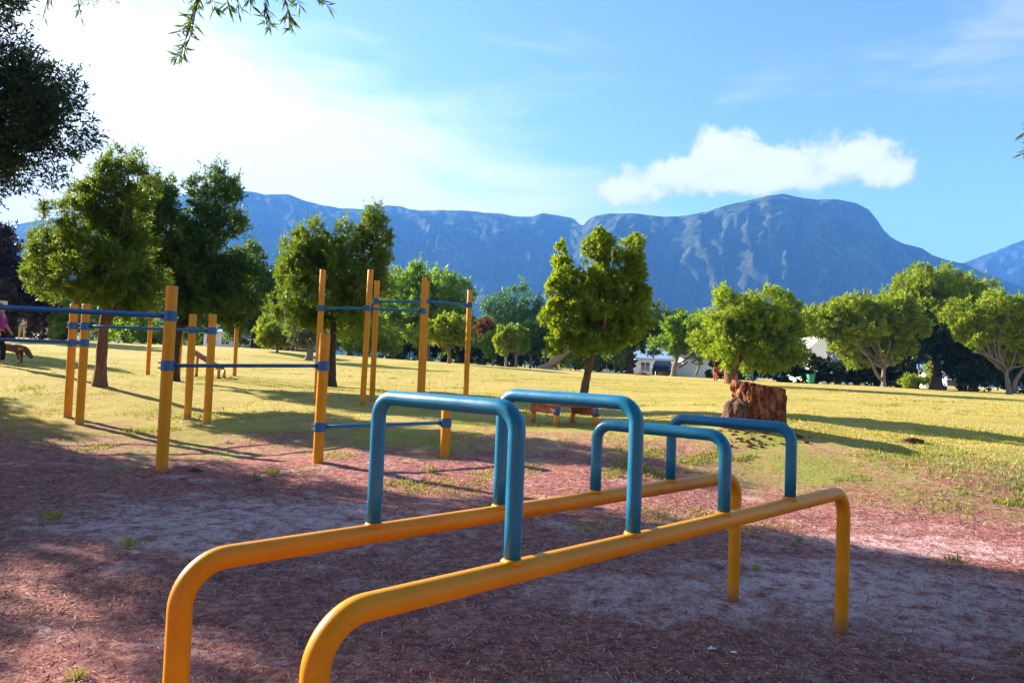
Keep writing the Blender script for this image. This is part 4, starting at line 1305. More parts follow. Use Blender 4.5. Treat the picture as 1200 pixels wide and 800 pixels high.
# ------------------------------------------------------------------ tree stump
def build_stump():
    d = 13.0
    b = gpx(887, 500, d)
    root = thing('tree_stump', b, 'broad rotting red tree stump with a sawn top', 'tree stump')
    R = 0.465
    na, nz = 200, 60
    an = np.linspace(0, 2 * math.pi, na, endpoint=False)
    V = []
    lx = R * np.cos(an)
    zt = at(859, 445, d)[2] + 0.0 - (at(859, 445, d)[2] - at(921, 456, d)[2]) * (lx + R) / (2 * R)
    zt = zt + 0.025 * fbm(np.cos(an) * 3, np.sin(an) * 3, 0, 5, 4)
    fl = 0.13 * np.abs(vnoise(an * 2.4, an * 0, 0, 31))
    for i in range(nz):
        t = i / (nz - 1)
        z = b[2] - 0.1 + (zt - b[2] + 0.1) * t
        rr = R * (1.0 + 0.20 * np.exp(-t * 7) + 0.28 * fl / 0.13 * np.exp(-t * 4) * 0.4)
        px, py = np.cos(an), np.sin(an)
        wob = 0.30 * fbm(px * 2.5, py * 2.5 + t * 2.2, t, 8, 3)
        ridge = 1 - np.abs(fbm(an * 3.6 + wob * 2.4, t * 1.6 + 0 * an, 0, 12, 5)) * 2
        rr = rr + 0.055 * (ridge - 0.55) + 0.035 * fbm(px * 5, py * 5, t * 5, 4, 5)
        # slabs that have broken away, leaving stepped hollows
        for cut, sd_ in ((0.10, 70), (0.26, 91)):
            rr = rr - 0.055 * sstep(cut, cut + 0.05, fbm(px * 2.4, py * 2.4, t * 1.5 + 4, sd_, 3) + 0.10 * t)
        V.append(np.stack([b[0] + px * rr, b[1] + py * rr * 0.9, z], -1))
    V = np.concatenate(V)
    f = []
    for i in range(nz - 1):
        for j in range(na):
            k = (j + 1) % na
            f.append((i * na + j, i * na + k, (i + 1) * na + k, (i + 1) * na + j))
    mesh_obj('stump_body', V, f, M['stump'], root, True)
    ring = V[-na:]
    ctr = ring.mean(0)
    tv, tf = [ring], []
    for s in (0.8, 0.6, 0.4, 0.2):
        q = ctr + (ring - ctr) * s
        q[:, 2] += 0.02 * fbm(q[:, 0] * 6, q[:, 1] * 6, 0, 44, 3) - 0.01
        tv.append(q)
    tv.append(ctr[None])
    for i in range(4):
        for j in range(na):
            k = (j + 1) % na
            tf.append((i * na + j, i * na + k, (i + 1) * na + k, (i + 1) * na + j))
    for j in range(na):
        tf.append((4 * na + j, 4 * na + (j + 1) % na, 5 * na))
    mesh_obj('sawn_face', np.concatenate(tv), tf, M['stump_top'], root, True)
    # grey barky buttress on the left
    c = at(859, 478, d - 0.22)
    mb = MB()
    gz = g1(c[0], c[1])
    ztop = at(857, 466, d - 0.2)[2]
    nb, nh = 60, 20
    ab = np.linspace(0, 2 * math.pi, nb, endpoint=False)
    V = []
    for i in range(nh):
        t = i / (nh - 1)
        rr = 0.215 * (1.15 - 0.35 * t) * (1.0 if t < 0.85 else max(0.05, 1 - (t - 0.85) * 6))
        rr = rr * (1 + 0.30 * fbm(np.cos(ab) * 3, np.sin(ab) * 3, t * 2.0, 15, 4) + 0.16 * np.abs(vnoise(ab * 4, ab * 0 + t * 1.2, 0, 19)))
        V.append(np.stack([c[0] + 0.08 * t + rr * np.cos(ab), c[1] + rr * np.sin(ab), np.full(nb, gz - 0.08 + (ztop - gz + 0.08) * t) + 0.03 * vnoise(ab * 2, ab * 0, 0, 3) * t], -1))
    mb.add(np.concatenate(V), [(i * nb + j, i * nb + (j + 1) % nb, (i + 1) * nb + (j + 1) % nb, (i + 1) * nb + j) for i in range(nh - 1) for j in range(nb)] + [tuple((nh - 1) * nb + j for j in range(nb))])
    mb.build('bark_buttress', M['stump_bark'], root, False)


build_stump()

# crumbled soil and wood lumps round the stump, and clods elsewhere
def lumps(pts, label, name, cat, m, group):
    for i, (x, y, s) in enumerate(pts):
        bm = MB()
        z = g1(x, y)
        r = np.random.default_rng(i + 500)
        nu, nv = 9, 6
        V = []
        for a in range(nv):
            th = math.pi * a / (nv - 1)
            for b_ in range(nu):
                ph = 2 * math.pi * b_ / nu
                k = s * (0.75 + 0.5 * r.random())
                V.append((x + k * 1.5 * math.sin(th) * math.cos(ph), y + k * math.sin(th) * math.sin(ph), z + s * 0.15 + k * 0.55 * math.cos(th)))
        f = [(a * nu + b_, a * nu + (b_ + 1) % nu, (a + 1) * nu + (b_ + 1) % nu, (a + 1) * nu + b_) for a in range(nv - 1) for b_ in range(nu)]
        bm.add(V, f)
        tag(bm.build(name, M[m]), label, cat, group)


lp = []
for k in range(64):
    u, dd = random.uniform(838, 950), random.uniform(11.4, 12.5)
    p = at(u, 500, dd)
    lp.append((p[0], p[1], random.uniform(0.010, 0.036)))
lumps(lp, 'crumbly dark red clod lying at the foot of the stump', 'soil_clod', 'clod', 'soil', 'clods around the tree stump')
lp = [tuple(at(u, v, d)[:2]) + (s,) for u, v, d, s in ((468, 0, 9.9, 0.055), (259, 0, 9.6, 0.06), (246, 0, 9.0, 0.04))]
lumps(lp, 'dark clod on the bare lit soil near the yellow posts', 'soil_clod', 'clod', 'soil', 'clods on the play area')
p = at(1060, 507, 12.4)
mb = MB()
mb.tube([xy(p, g1(p[0], p[1]) + 0.03), xy(p + [0.15, 0.02, 0], g1(p[0], p[1]) + 0.05), xy(p + [0.33, 0, 0], g1(p[0], p[1]) + 0.04)], [0.045, 0.05, 0.035], 8, True, 0.4)
tag(mb.build('wood_piece', M['soil']), 'short dark piece of wood on the grass right of the stump', 'wood piece')

# ------------------------------------------------------------------ far furniture: bench, bin, sign post, fallen trunk
def park_bench(u, v, d, label):
    b = gpx(u, v, d)
    root = thing('park_bench', b, label, 'bench')
    W, D_, Hs = 1.15, 0.42, 0.44
    for sx in (-1, 1):
        for sy in (-1, 1):
            h = 0.82 if sy > 0 else Hs
            MB().box(b + [sx * W / 2, sy * D_ / 2, h / 2 - 0.05], (0.08, 0.08, h + 0.1)).build('leg', M['redplank'], root)
    mb = MB()
    for k in range(4):
        mb.box(b + [0, -D_ / 2 + 0.06 + k * 0.105, Hs], (W + 0.14, 0.09, 0.04))
    mb.build('seat', M['redplank'], root)
    mb = MB()
    for k in range(3):
        mb.box(b + [0, D_ / 2 - 0.05, 0.55 + k * 0.115], (W + 0.14, 0.035, 0.1))
    mb.build('backrest', M['redplank'], root)


park_bench(850, 448, 41, 'red brown wooden park bench behind the stump')


def wheelie_bin(u, v, d):
    b = gpx(u, v, d)
    root = thing('rubbish_bin', b, 'green rubbish bin standing before the dark foliage strip', 'rubbish bin')
    mb = MB()
    v0 = []
    for (z, w) in ((0.05, 0.34), (0.62, 0.46)):
        for sx, sy in ((-1, -1), (1, -1), (1, 1), (-1, 1)):
            v0.append(b + [sx * w / 2, sy * w / 2, z])
    mb.add(v0, [(0, 1, 5, 4), (1, 2, 6, 5), (2, 3, 7, 6), (3, 0, 4, 7), (3, 2, 1, 0), (4, 5, 6, 7)])
    mb.build('bin_body', M['binGreen'], root, False, 0.02)
    MB().box(b + [0, 0, 0.655], (0.52, 0.52, 0.06)).build('lid', M['binGreen'], root, False, 0.02)
    for sx in (-1, 1):
        MB().tube([b + [sx * 0.16, 0.17, 0.07], b + [sx * 0.21, 0.17, 0.07]], 0.08, 12).build('wheel', M['rubber'], root)


wheelie_bin(950, 449.5, 53)
b = gpx(882, 449, 45)
root = thing('lamp_post', b, 'slim dark metal post beside the trunk of the round tree', 'post')
MB().tube([b - [0, 0, .1], b + [0, 0, 2.0]], 0.05, 10).build('post', M['rubber'], root)
MB().box(b + [0.2, 0, 2.03], (0.55, 0.14, 0.09)).build('lamp_head', M['rubber'], root, False, 0.02)

b = gpx(655, 434, 56)
root = thing('fallen_trunk', b, 'thick fallen grey tree trunk on an earth mound left of the leaning young tree', 'fallen trunk')
mb = MB()
q = [at(629, 433, 56.3), at(640, 430, 56), at(650, 424, 56), at(660, 413, 56), at(668, 403, 56.3)]
q = densify(np.array(q), 0.4)
mb.tube(q, np.linspace(0.20, 0.42, len(q)), 14, True, 0.25)
mb.build('trunk', M['sawdust'], root, True)
mb = MB()
nu, nv = 26, 8
V = []
mc = gpx(640, 434, 55.8)
for a in range(nv):
    for k in range(nu):
        ph = 2 * math.pi * k / nu
        r = (a + 0.001) / (nv - 1)
        V.append(mc + [r * 1.9 * math.cos(ph), r * 1.2 * math.sin(ph), 0.32 * (math.cos(r * math.pi) + 1) / 2 + 0.06 * fbm([r * 3 * math.cos(ph)], [r * 3 * math.sin(ph)], 0, 3, 3)[0] - 0.08])
mb.add(V, [(a * nu + k, a * nu + (k + 1) % nu, (a + 1) * nu + (k + 1) % nu, (a + 1) * nu + k) for a in range(nv - 1) for k in range(nu)])
mb.build('root_mound', M['sawdust'], root, True)
for (u, v, d, w, h, m, lab) in ((752, 441.5, 50, 0.9, 0.14, 'soil', 'small dark earth heap on the mown field left of the white house'),):
    c = gpx(u, v, d)
    mb = MB()
    V = []
    for a in range(6):
        for k in range(16):
            ph = 2 * math.pi * k / 16
            r = (a + 0.001) / 5
            V.append(c + [r * w * math.cos(ph) * 0.8, r * w * 0.5 * math.sin(ph), h * 1.6 * (math.cos(r * math.pi) + 1) / 2 - 0.02 + 0.05 * random.random() * (1 - r)])
    mb.add(V, [(a * 16 + k, a * 16 + (k + 1) % 16, (a + 1) * 16 + (k + 1) % 16, (a + 1) * 16 + k) for a in range(5) for k in range(16)])
    tag(mb.build('earth_heap', M[m], None, True), lab, 'earth heap')

# ------------------------------------------------------------------ houses
def house(label, u0, u1, vb, d, wall_h, roof_h, wall_m, roof_m, depth=6.0, gable_front=False, windows=2):
    A, B = gpx(u0, vb, d), gpx(u1, vb, d)
    z = min(A[2], B[2]) - 0.3
    c = (A + B) / 2
    c[2] = z
    W = B[0] - A[0]
    root = thing('house', c, label, 'house', 'houses behind the trees')
    y0, y1 = c[1], c[1] + depth
    H = wall_h + 0.3
    mb = MB()
    x0, x1 = c[0] - W / 2, c[0] + W / 2
    v = [(x0, y0, z), (x1, y0, z), (x1, y1, z), (x0, y1, z), (x0, y0, z + H), (x1, y0, z + H), (x1, y1, z + H), (x0, y1, z + H)]
    f = [(0, 1, 5, 4), (1, 2, 6, 5), (2, 3, 7, 6), (3, 0, 4, 7)]
    if gable_front:
        v += [((x0 + x1) / 2, y0, z + H + roof_h), ((x0 + x1) / 2, y1, z + H + roof_h)]
        f += [(4, 5, 8), (7, 9, 6)]
    else:
        v += [(x0, (y0 + y1) / 2, z + H + roof_h), (x1, (y0 + y1) / 2, z + H + roof_h)]
        f += [(4, 8, 7), (5, 6, 9)]
    mb.add(v, f)
    mb.build('wall', M[wall_m], root)
    mb = MB()
    e = 0.35
    if gable_front:
        xm = (x0 + x1) / 2
        for s, xe in ((-1, x0), (1, x1)):
            k = roof_h / (W / 2)
            P = [np.array(p) for p in ((xm, y0 - e, z + H + roof_h + 0.03), (xm, y1 + e, z + H + roof_h + 0.03), (xe + s * e, y1 + e, z + H - e * k + 0.03), (xe + s * e, y0 - e, z + H - e * k + 0.03))]
            mb.add(P + [p + [0, 0, 0.14] for p in P], [(3, 2, 1, 0), (4, 5, 6, 7), (0, 1, 5, 4), (1, 2, 6, 5), (2, 3, 7, 6), (3, 0, 4, 7)])
    else:
        ym = (y0 + y1) / 2
        for s, ye in ((-1, y0), (1, y1)):
            k = roof_h / (depth / 2)
            P = [np.array(p) for p in ((x0 - e, ym, z + H + roof_h + 0.03), (x1 + e, ym, z + H + roof_h + 0.03), (x1 + e, ye + s * e, z + H - e * k + 0.03), (x0 - e, ye + s * e, z + H - e * k + 0.03))]
            mb.add(P + [p + [0, 0, 0.14] for p in P], [(3, 2, 1, 0), (4, 5, 6, 7), (0, 1, 5, 4), (1, 2, 6, 5), (2, 3, 7, 6), (3, 0, 4, 7)])
    mb.build('roof', M[roof_m], root)
    for i in range(windows):
        xc = x0 + W * (i + 0.5 + 0.12 * math.sin(i * 3)) / windows
        fr = MB()
        for (dx, dz, sx, sz) in ((-0.55, 0, 0.09, 1.1), (0.55, 0, 0.09, 1.1), (0, 0.55, 1.19, 0.09), (0, -0.55, 1.19, 0.09), (0, 0, 0.05, 1.02)):
            fr.box((xc + dx, y0 - 0.03, z + H * 0.55 + dz), (sx, 0.08, sz))
        fo = fr.build('window', M['white_wall'], root)
        MB().box((xc, y0 - 0.012, z + H * 0.55), (1.02, 0.02, 1.02)).build('pane', M['glass'], fo)
    return root


house('long white house with a pale blue roof behind the crooked forked tree', 744, 838, 440, 82, 1.9, 1.7, 'white_wall', 'blue_roof', 7, False, 4)
house('pale lilac garden building right of the long white house', 800, 836, 440, 76, 2.0, 0.5, 'lilac_wall', 'grey_roof', 3, False, 1)
house('white gabled house lit by the sun behind the trees at right', 948, 975, 446, 90, 4.3, 1.4, 'white_wall', 'white_wall', 8, True, 0)
house('grey blue house glimpsed left of the white gabled house', 938, 955, 446, 96, 4.6, 1.2, 'lilac_wall', 'blue_roof', 6, False, 1)
house('pale blue house glimpsed between the yellow poles at left', 238, 272, 407, 88, 2.0, 0.9, 'lilac_wall', 'blue_roof', 6, False, 2)
house('low white house seen under the olive tree crown at far left', 70, 100, 399, 95, 4.0, 1.6, 'white_wall', 'blue_roof', 6, False, 2)
house('low white house in the dark gap behind the white car', 1084, 1102, 456, 80, 1.7, 0.8, 'white_wall', 'blue_roof', 6, False, 1)
house('white house mostly hidden left of the dark trunk, right of centre', 685, 735, 438, 84, 1.8, 1.0, 'white_wall', 'grey_roof', 6, False, 3)


def wall_thing(u0, u1, vb, d, h, label):
    A, B = gpx(u0, vb, d), gpx(u1, vb, d)
    c = (A + B) / 2
    root = thing('boundary_wall', c, label, 'wall')
    MB().box(c + [0, 0, h / 2 - 0.15], (np.linalg.norm(B - A), 0.22, h + 0.3), unit(B - A)).build('wall_panel', M['white_wall'], root)
    MB().box(c + [0, 0, h + 0.035], (np.linalg.norm(B - A) + 0.1, 0.32, 0.07), unit(B - A)).build('coping', M['lilac_wall'], root)


wall_thing(768, 836, 441.5, 72, 1.2, 'long low white boundary wall behind the crooked forked tree')

# ------------------------------------------------------------------ cars
def car(u, v, d, paint_m, label, rz=0.0):
    b = gpx(u, v, d)
    root = thing('parked_car', b, label, 'car', 'cars parked beyond the trees')
    prof = [(-2.0, 0.35), (-2.05, 0.7), (-1.95, 0.92), (-1.35, 0.98), (-0.75, 1.42), (0.75, 1.45), (1.45, 0.98), (1.95, 0.92), (2.05, 0.6), (2.0, 0.35)]
    ca, sa = math.cos(rz), math.sin(rz)

    def T(x, y, z):
        return b + [x * ca - y * sa, x * sa + y * ca, z]
    n = len(prof)
    V, f = [], []
    for y, k in ((-0.84, 0.9), (-0.78, 1), (0.78, 1), (0.84, 0.9)):
        for x, z in prof:
            inset = 0.10 if z > 1.2 else 0
            V.append(T(x * (0.97 if k < 1 else 1), y - math.copysign(inset, y), 0.35 + (z - 0.35) * (0.97 if k < 1 else 1)))
    for r in range(3):
        for i in range(n):
            j = (i + 1) % n
            f.append((r * n + i, r * n + j, (r + 1) * n + j, (r + 1) * n + i))
    f.append(tuple(range(n))[::-1])
    f.append(tuple(3 * n + i for i in range(n)))
    mesh_obj('body', np.array(V), f, M[paint_m], root)
    for s in (-1, 1):
        y = s * 0.765
        for (pts) in (((-1.2, 1.0), (-0.72, 1.36), (-0.02, 1.37), (-0.02, 1.0)), ((0.05, 1.0), (0.05, 1.37), (0.72, 1.37), (1.28, 1.0))):
            V = [T(px, y + s * (0.07 if pz < 1.2 else -0.02) + s * 0.012, pz) for px, pz in pts]
            mesh_obj('window', np.array(V), [(0, 1, 2, 3)], M['glass'], root)
        for x in (-1.3, 1.3):
            w = MB().tube([T(x, s * 0.70, 0.32), T(x, s * 0.86, 0.32)], 0.32, 18).build('wheel', M['rubber'], root)
            MB().tube([T(x, s * 0.865, 0.32), T(x, s * 0.875, 0.32)], 0.19, 14).build('rim', M['steel'], w)
    for (xa, za, xb, zb) in ((1.42, 1.02, 0.80, 1.41), (-1.32, 1.02, -0.80, 1.38)):
        sg = 1 if xa > 0 else -1
        V = [T(xa + sg * 0.02, -0.68, za), T(xa + sg * 0.02, 0.68, za), T(xb + sg * 0.03, 0.58, zb), T(xb + sg * 0.03, -0.58, zb)]
        mesh_obj('windscreen', np.array(V), [(0, 1, 2, 3)], M['glass'], root)
    for s in (-1, 1):
        MB().box(T(2.04, s * 0.6, 0.72), (0.05, 0.3, 0.14), (ca, sa, 0)).build('headlight', M['carwhite'], root)


car(1116, 459.5, 66, 'carwhite', 'white car parked in deep shade under the right hand trees', 1.2)
car(777, 441, 70, 'carblue', 'dark blue car parked before the long white wall', 1.25)
car(318, 408.5, 66, 'carsilver', 'silver car parked behind the small lime tree at left', 0.15)
car(345, 410, 67, 'carred', 'red car parked left of the spires', 1.3)
car(45, 397, 66, 'carsilver', 'silver blue car parked under the copper tree', 0.1)

# pale path at the left edge of the field
A = [at(-120, 398, 51), at(60, 399, 51), at(150, 401.5, 53)]
V = []
for p in A:
    for dy in (-0.9, 0.9):
        V.append((p[0], p[1] + dy, g1(p[0], p[1] + dy) + 0.03))
pm = simple('pale_paving', (0.52, 0.48, 0.45), (0.62, 0.58, 0.55), 3, 0.9)
tag(mesh_obj('path', np.array(V), [(0, 2, 3, 1), (2, 4, 5, 3)], pm), kind='structure')

# white stones along the dark foliage strip
for i, (u, v) in enumerate(((966, 449.3), (988, 450.6), (997, 451))):
    c = gpx(u, v, 54)
    mb = MB()
    V = []
    for a in range(6):
        for k in range(9):
            th, ph = math.pi * a / 5, 2 * math.pi * k / 9
            r = 0.12 * (0.8 + 0.4 * random.random())
            V.append(c + [1.3 * r * math.sin(th) * math.cos(ph), r * math.sin(th) * math.sin(ph), 0.1 + r * math.cos(th)])
    mb.add(V, [(a * 9 + k, a * 9 + (k + 1) % 9, (a + 1) * 9 + (k + 1) % 9, (a + 1) * 9 + k) for a in range(5) for k in range(9)])
    tag(mb.build('white_stone', M['paper'], None, True), 'whitish stone at the foot of the dark foliage strip right of the green bin', 'stone', 'white stones along the hedge')


# ------------------------------------------------------------------ figures grown from skeletons
def skin(name, V, E, Rr, m, parent, loc, rz=0.0, scale=1.0, sub=2, root_i=0):
    """V: joints (local metres), E: edges, Rr: radii -> one continuous body"""
    me = bpy.data.meshes.new(name + '_skeleton')
    me.from_pydata([tuple(np.array(v) * scale) for v in V], E, [])
    o = bpy.data.objects.new(name + '_skeleton', me)
    col.objects.link(o)
    o.modifiers.new('skin', 'SKIN')
    for i, r in enumerate(Rr):
        sv = me.skin_vertices[0].data[i]
        sv.radius = (r * scale, r * scale) if not isinstance(r, tuple) else (r[0] * scale, r[1] * scale)
        sv.use_root = (i == root_i)
    s = o.modifiers.new('sub', 'SUBSURF')
    s.levels = s.render_levels = sub
    dg = bpy.context.evaluated_depsgraph_get()
    ev = o.evaluated_get(dg)
    nm = bpy.data.meshes.new_from_object(ev)
    bpy.data.objects.remove(o)
    nm.name = name
    nm.materials.clear()
    nm.materials.append(m)
    nm.polygons.foreach_set('use_smooth', [True] * len(nm.polygons))
    q = bpy.data.objects.new(name, nm)
    col.objects.link(q)
    q.parent = parent
    q.rotation_euler = (0, 0, rz)
    ORI[q.name] = ORI[parent.name]
    return q


def person(loc, label, rz, shirt, legs, h=1.7, group=None, hat=None, stride=0.16, bare=False):
    root = thing('person', loc, label, 'person', group)
    s = h / 1.7
    V = [(0, 0, 0.92), (0, 0, 1.10), (0, 0.01, 1.30), (0, 0.0, 1.43), (0, 0.02, 1.50), (0, 0.03, 1.58), (0, 0.03, 1.68),
         (0.10, 0, 0.86), (0.11, stride, 0.48), (0.11, stride * 0.9, 0.08), (0.11, stride + 0.14, 0.03),
         (-0.10, 0, 0.86), (-0.11, -stride * 0.4, 0.48), (-0.11, -stride, 0.09), (-0.11, -stride + 0.13, 0.03),
         (0.19, 0, 1.40), (0.24, -0.03, 1.13), (0.24, 0.08, 0.90), (0.235, 0.12, 0.81),
         (-0.19, 0, 1.40), (-0.24, 0.06, 1.13), (-0.23, 0.18, 0.94), (-0.225, 0.23, 0.86)]
    E = [(0, 1), (1, 2), (2, 3), (3, 4), (4, 5), (5, 6), (0, 7), (7, 8), (8, 9), (9, 10), (0, 11), (11, 12), (12, 13), (13, 14),
         (2, 15), (15, 16), (16, 17), (17, 18), (2, 19), (19, 20), (20, 21), (21, 22)]
    Rr = [(0.14, 0.10), (0.125, 0.09), (0.15, 0.10), (0.09, 0.07), 0.05, (0.075, 0.09), (0.065, 0.075),
          0.085, 0.06, 0.04, 0.035, 0.085, 0.06, 0.04, 0.035, 0.055, 0.042, 0.032, 0.034, 0.055, 0.042, 0.032, 0.034]
    body = skin('body', V, E, Rr, M['skin'], root, loc, rz, s)
    # clothes: same joints, a little wider, open at the ends
    tv = [V[0], V[1], V[2], (0, 0, 1.42), V[15], V[16], V[19], V[20]]
    skin('shirt', tv, [(0, 1), (1, 2), (2, 3), (2, 4), (4, 5), (2, 6), (6, 7)],
         [(0.165, 0.125), (0.15, 0.11), (0.17, 0.12), (0.085, 0.075), 0.07, 0.058, 0.07, 0.058], M[shirt], root, loc, rz, s)
    if not bare:
        lv = [(0, 0, 0.95), V[7], V[8], (V[9][0], V[9][1], 0.12), V[11], V[12], (V[13][0], V[13][1], 0.13)]
        skin('trousers', lv, [(0, 1), (1, 2), (2, 3), (0, 4), (4, 5), (5, 6)], [(0.155, 0.12), 0.10, 0.075, 0.06, 0.10, 0.075, 0.06], M[legs], root, loc, rz, s)
    hv = [(0, -0.005, 1.63), (0, -0.01, 1.70), (0, -0.05, 1.60)]
    skin('hair', hv, [(0, 1), (0, 2)], [(0.085, 0.09), (0.06, 0.07), (0.07, 0.055)], M['hair'], root, loc, rz, s)
    # nose and ears
    ca, sa = math.cos(rz), math.sin(rz)
    if hat:
        hv = [(0, 0.02, 1.69), (0, 0.02, 1.76), (0, 0.13, 1.685)]
        skin('hat', hv, [(0, 1), (0, 2)], [(0.10, 0.11), (0.07, 0.08), (0.06, 0.02)], M[hat], root, loc, rz, s)
    return root


lp_ = gpx(-3, 428.5, 19.6)
person(lp_, 'person in magenta purple top and dark trousers walking a dog at left', -1.3, 'purple_cloth', 'dark_cloth', 1.68, None, 'white_cloth')
lp_ = gpx(25, 398, 50)
person(lp_, 'distant person in a white top and tan trousers under the copper tree', 0.4, 'white_cloth', 'tan_cloth', 1.75)


def dog(loc, rz, h, label):
    root = thing('dog', loc, label, 'dog')
    s = h / 0.60
    V = [(0, 0, 0.50), (0.22, 0, 0.47), (0.38, 0, 0.50), (-0.20, 0, 0.52), (-0.34, 0, 0.50),       # back, chest, withers, loin, rump
         (0.52, 0, 0.47), (0.62, 0, 0.36), (0.70, 0, 0.27), (0.79, 0, 0.20),                          # neck, head low, muzzle
         (-0.46, 0, 0.47), (-0.58, 0, 0.38), (-0.66, 0, 0.36),                                        # tail
         (0.34, 0.09, 0.36), (0.33, 0.10, 0.20), (0.34, 0.10, 0.03), (0.38, 0.10, 0.02),
         (0.34, -0.09, 0.36), (0.40, -0.10, 0.20), (0.42, -0.10, 0.03), (0.46, -0.10, 0.02),
         (-0.32, 0.10, 0.36), (-0.26, 0.10, 0.25), (-0.38, 0.10, 0.15), (-0.35, 0.10, 0.03), (-0.31, 0.10, 0.02),
         (-0.34, -0.10, 0.36), (-0.32, -0.10, 0.25), (-0.46, -0.10, 0.15), (-0.44, -0.10, 0.03), (-0.40, -0.10, 0.02)]
    E = [(0, 1), (1, 2), (0, 3), (3, 4), (2, 5), (5, 6), (6, 7), (7, 8), (4, 9), (9, 10), (10, 11),
         (2, 12), (12, 13), (13, 14), (14, 15), (2, 16), (16, 17), (17, 18), (18, 19),
         (4, 20), (20, 21), (21, 22), (22, 23), (23, 24), (4, 25), (25, 26), (26, 27), (27, 28), (28, 29)]
    Rr = [0.135, 0.16, 0.14, 0.12, 0.125, 0.10, 0.085, 0.07, 0.04, 0.03, 0.025, 0.012,
          0.06, 0.035, 0.026, 0.024, 0.06, 0.035, 0.026, 0.024, 0.07, 0.05, 0.032, 0.024, 0.023, 0.07, 0.05, 0.032, 0.024, 0.023]
    skin('body', V, E, Rr, M['dog'], root, loc, rz, s)
    for sy in (-1, 1):
        skin('ear', [(0.60, sy * 0.075, 0.42), (0.615, sy * 0.10, 0.35), (0.63, sy * 0.10, 0.28)], [(0, 1), (1, 2)], [(0.02, 0.03), (0.015, 0.035), (0.01, 0.02)], M['dog'], root, loc, rz, s)


dog(gpx(10, 426, 20.2), -0.12, 0.56, 'brown and white dog sniffing the grass beside the walker')

# ------------------------------------------------------------------ ground cover: bark mulch, grass, litter
def chips(n, seed):
    r = np.random.default_rng(seed)
    y = 1.7 + (12.5 - 1.7) * r.random(n) ** 1.35
    x = (r.random(n) * 2 - 1) * (y * 0.80 + 0.8)
    keep = r.random(n) < 1.15 - sstep(7, 12, y) - 0.55 * np.exp(-(((x + 2.5) / 1.7) ** 2 + ((y - 6.9) / 1.0) ** 2)) - 0.6 * np.exp(-(((x - 2.7) / 1.3) ** 2 + ((y - 5.5) / 0.7) ** 2))
    keep &= (fbm(x * 1.1, y * 1.1, 0, 60, 4) + 0.35 * r.normal(size=n)) > -0.25
    x, y = x[keep], y[keep]
    n = len(x)
    z = G(x, y) + 0.035 * fbm(x * 0.9, y * 0.9, 0, 3, 4) + 0.018 * fbm(x * 4, y * 4, 0, 9, 3) - 0.002
    p = np.stack([x, y, z], -1)
    a = r.normal(size=(n, 3))
    a[:, 2] *= 0.22
    a = unit(a)
    l = 0.012 + 0.042 * r.random(n) ** 2.4
    w = (0.0016 + 0.0026 * r.random(n)) * (1 + 0.10 * y)
    b = unit(np.cross(a, np.array([0, 0, 1.0]) + 0.35 * r.normal(size=(n, 3))))
    a_, b_ = a * l[:, None] * 0.5, b * w[:, None] * 0.5
    up3 = np.abs(a_[:, 2:3]) * np.array([0, 0, 1.0]) + np.array([0, 0, 0.003])
    q = np.stack([p - a_ - b_ + up3, p + a_ - b_ + up3, p + a_ + b_ + up3, p - a_ + b_ + up3], 1).reshape(-1, 3)
    o = quads_obj('bark_mulch', q, M['mulch'], None, np.clip(0.42 + 0.28 * r.normal(size=n), 0, 1))
    tag(o, 'loose reddish bark chips and needles strewn over the bare soil', 'bark mulch', None, 'stuff')


chips(300000, 61)


def grass(n, seed):
    r = np.random.default_rng(seed)
    y = np.exp(np.log(4.5) + (np.log(34) - np.log(4.5)) * r.random(n) ** 0.62)
    x = (r.random(n) * 2 - 1) * (y * 0.78 + 0.5)
    e = y - 1.3 * (x < -4.5) + 5.0 * fbm(x * 0.45, y * 0.45, 0, 71, 4) + 0.22 * np.maximum(x - 1, 0) + 1.6 * fbm(x * 1.7, y * 1.7, 0, 72, 3)
    dens = sstep(11.2, 16.5, e) * (0.5 - 0.47 * sstep(11, 17, y))
    dens = dens + (0.6 + 0.3 * (x > 1)) * sstep(0.22, 0.42, fbm(x * 1.1, y * 1.1, 0, 75, 3) - 0.12 * (x < -2.2)) * sstep(6.2, 8.5, y - 0.12 * x)
    keep = r.random(n) < dens
    x, y = x[keep], y[keep]
    n = len(x)
    z = G(x, y) + 0.03 * fbm(x * 0.9, y * 0.9, 0, 3, 4) - 0.012
    p = np.stack([x, y, z], -1)
    lush = sstep(0.0, 0.32, fbm(x * 0.55, y * 0.55, 0, 79, 4) + 0.28 * np.exp(-((y - 10.5) / 2.5) ** 2))
    h = (0.018 + 0.026 * r.random(n)) * (0.75 + 0.8 * lush) * (1 + y / 60)
    a = unit(np.stack([r.normal(size=n) * 0.55, r.normal(size=n) * 0.55, np.ones(n)], -1))
    b = unit(np.cross(a, r.normal(size=(n, 3))))
    w = (0.004 + 0.0035 * r.random(n)) * (1 + y / 14)
    q = np.stack([p - b * w[:, None], p + b * w[:, None], p + a * h[:, None]], 1).reshape(-1, 3)
    t = np.clip(0.95 - 0.48 * lush - 0.28 * (1 - sstep(9.5, 14, y)) + 0.2 * r.normal(size=n), 0, 1)
    o = quads_obj('grass', q, M['grass'], None, t, 3)
    tag(o, 'short dry and green grass blades on the field', 'grass', None, 'stuff')


grass(520000, 62)


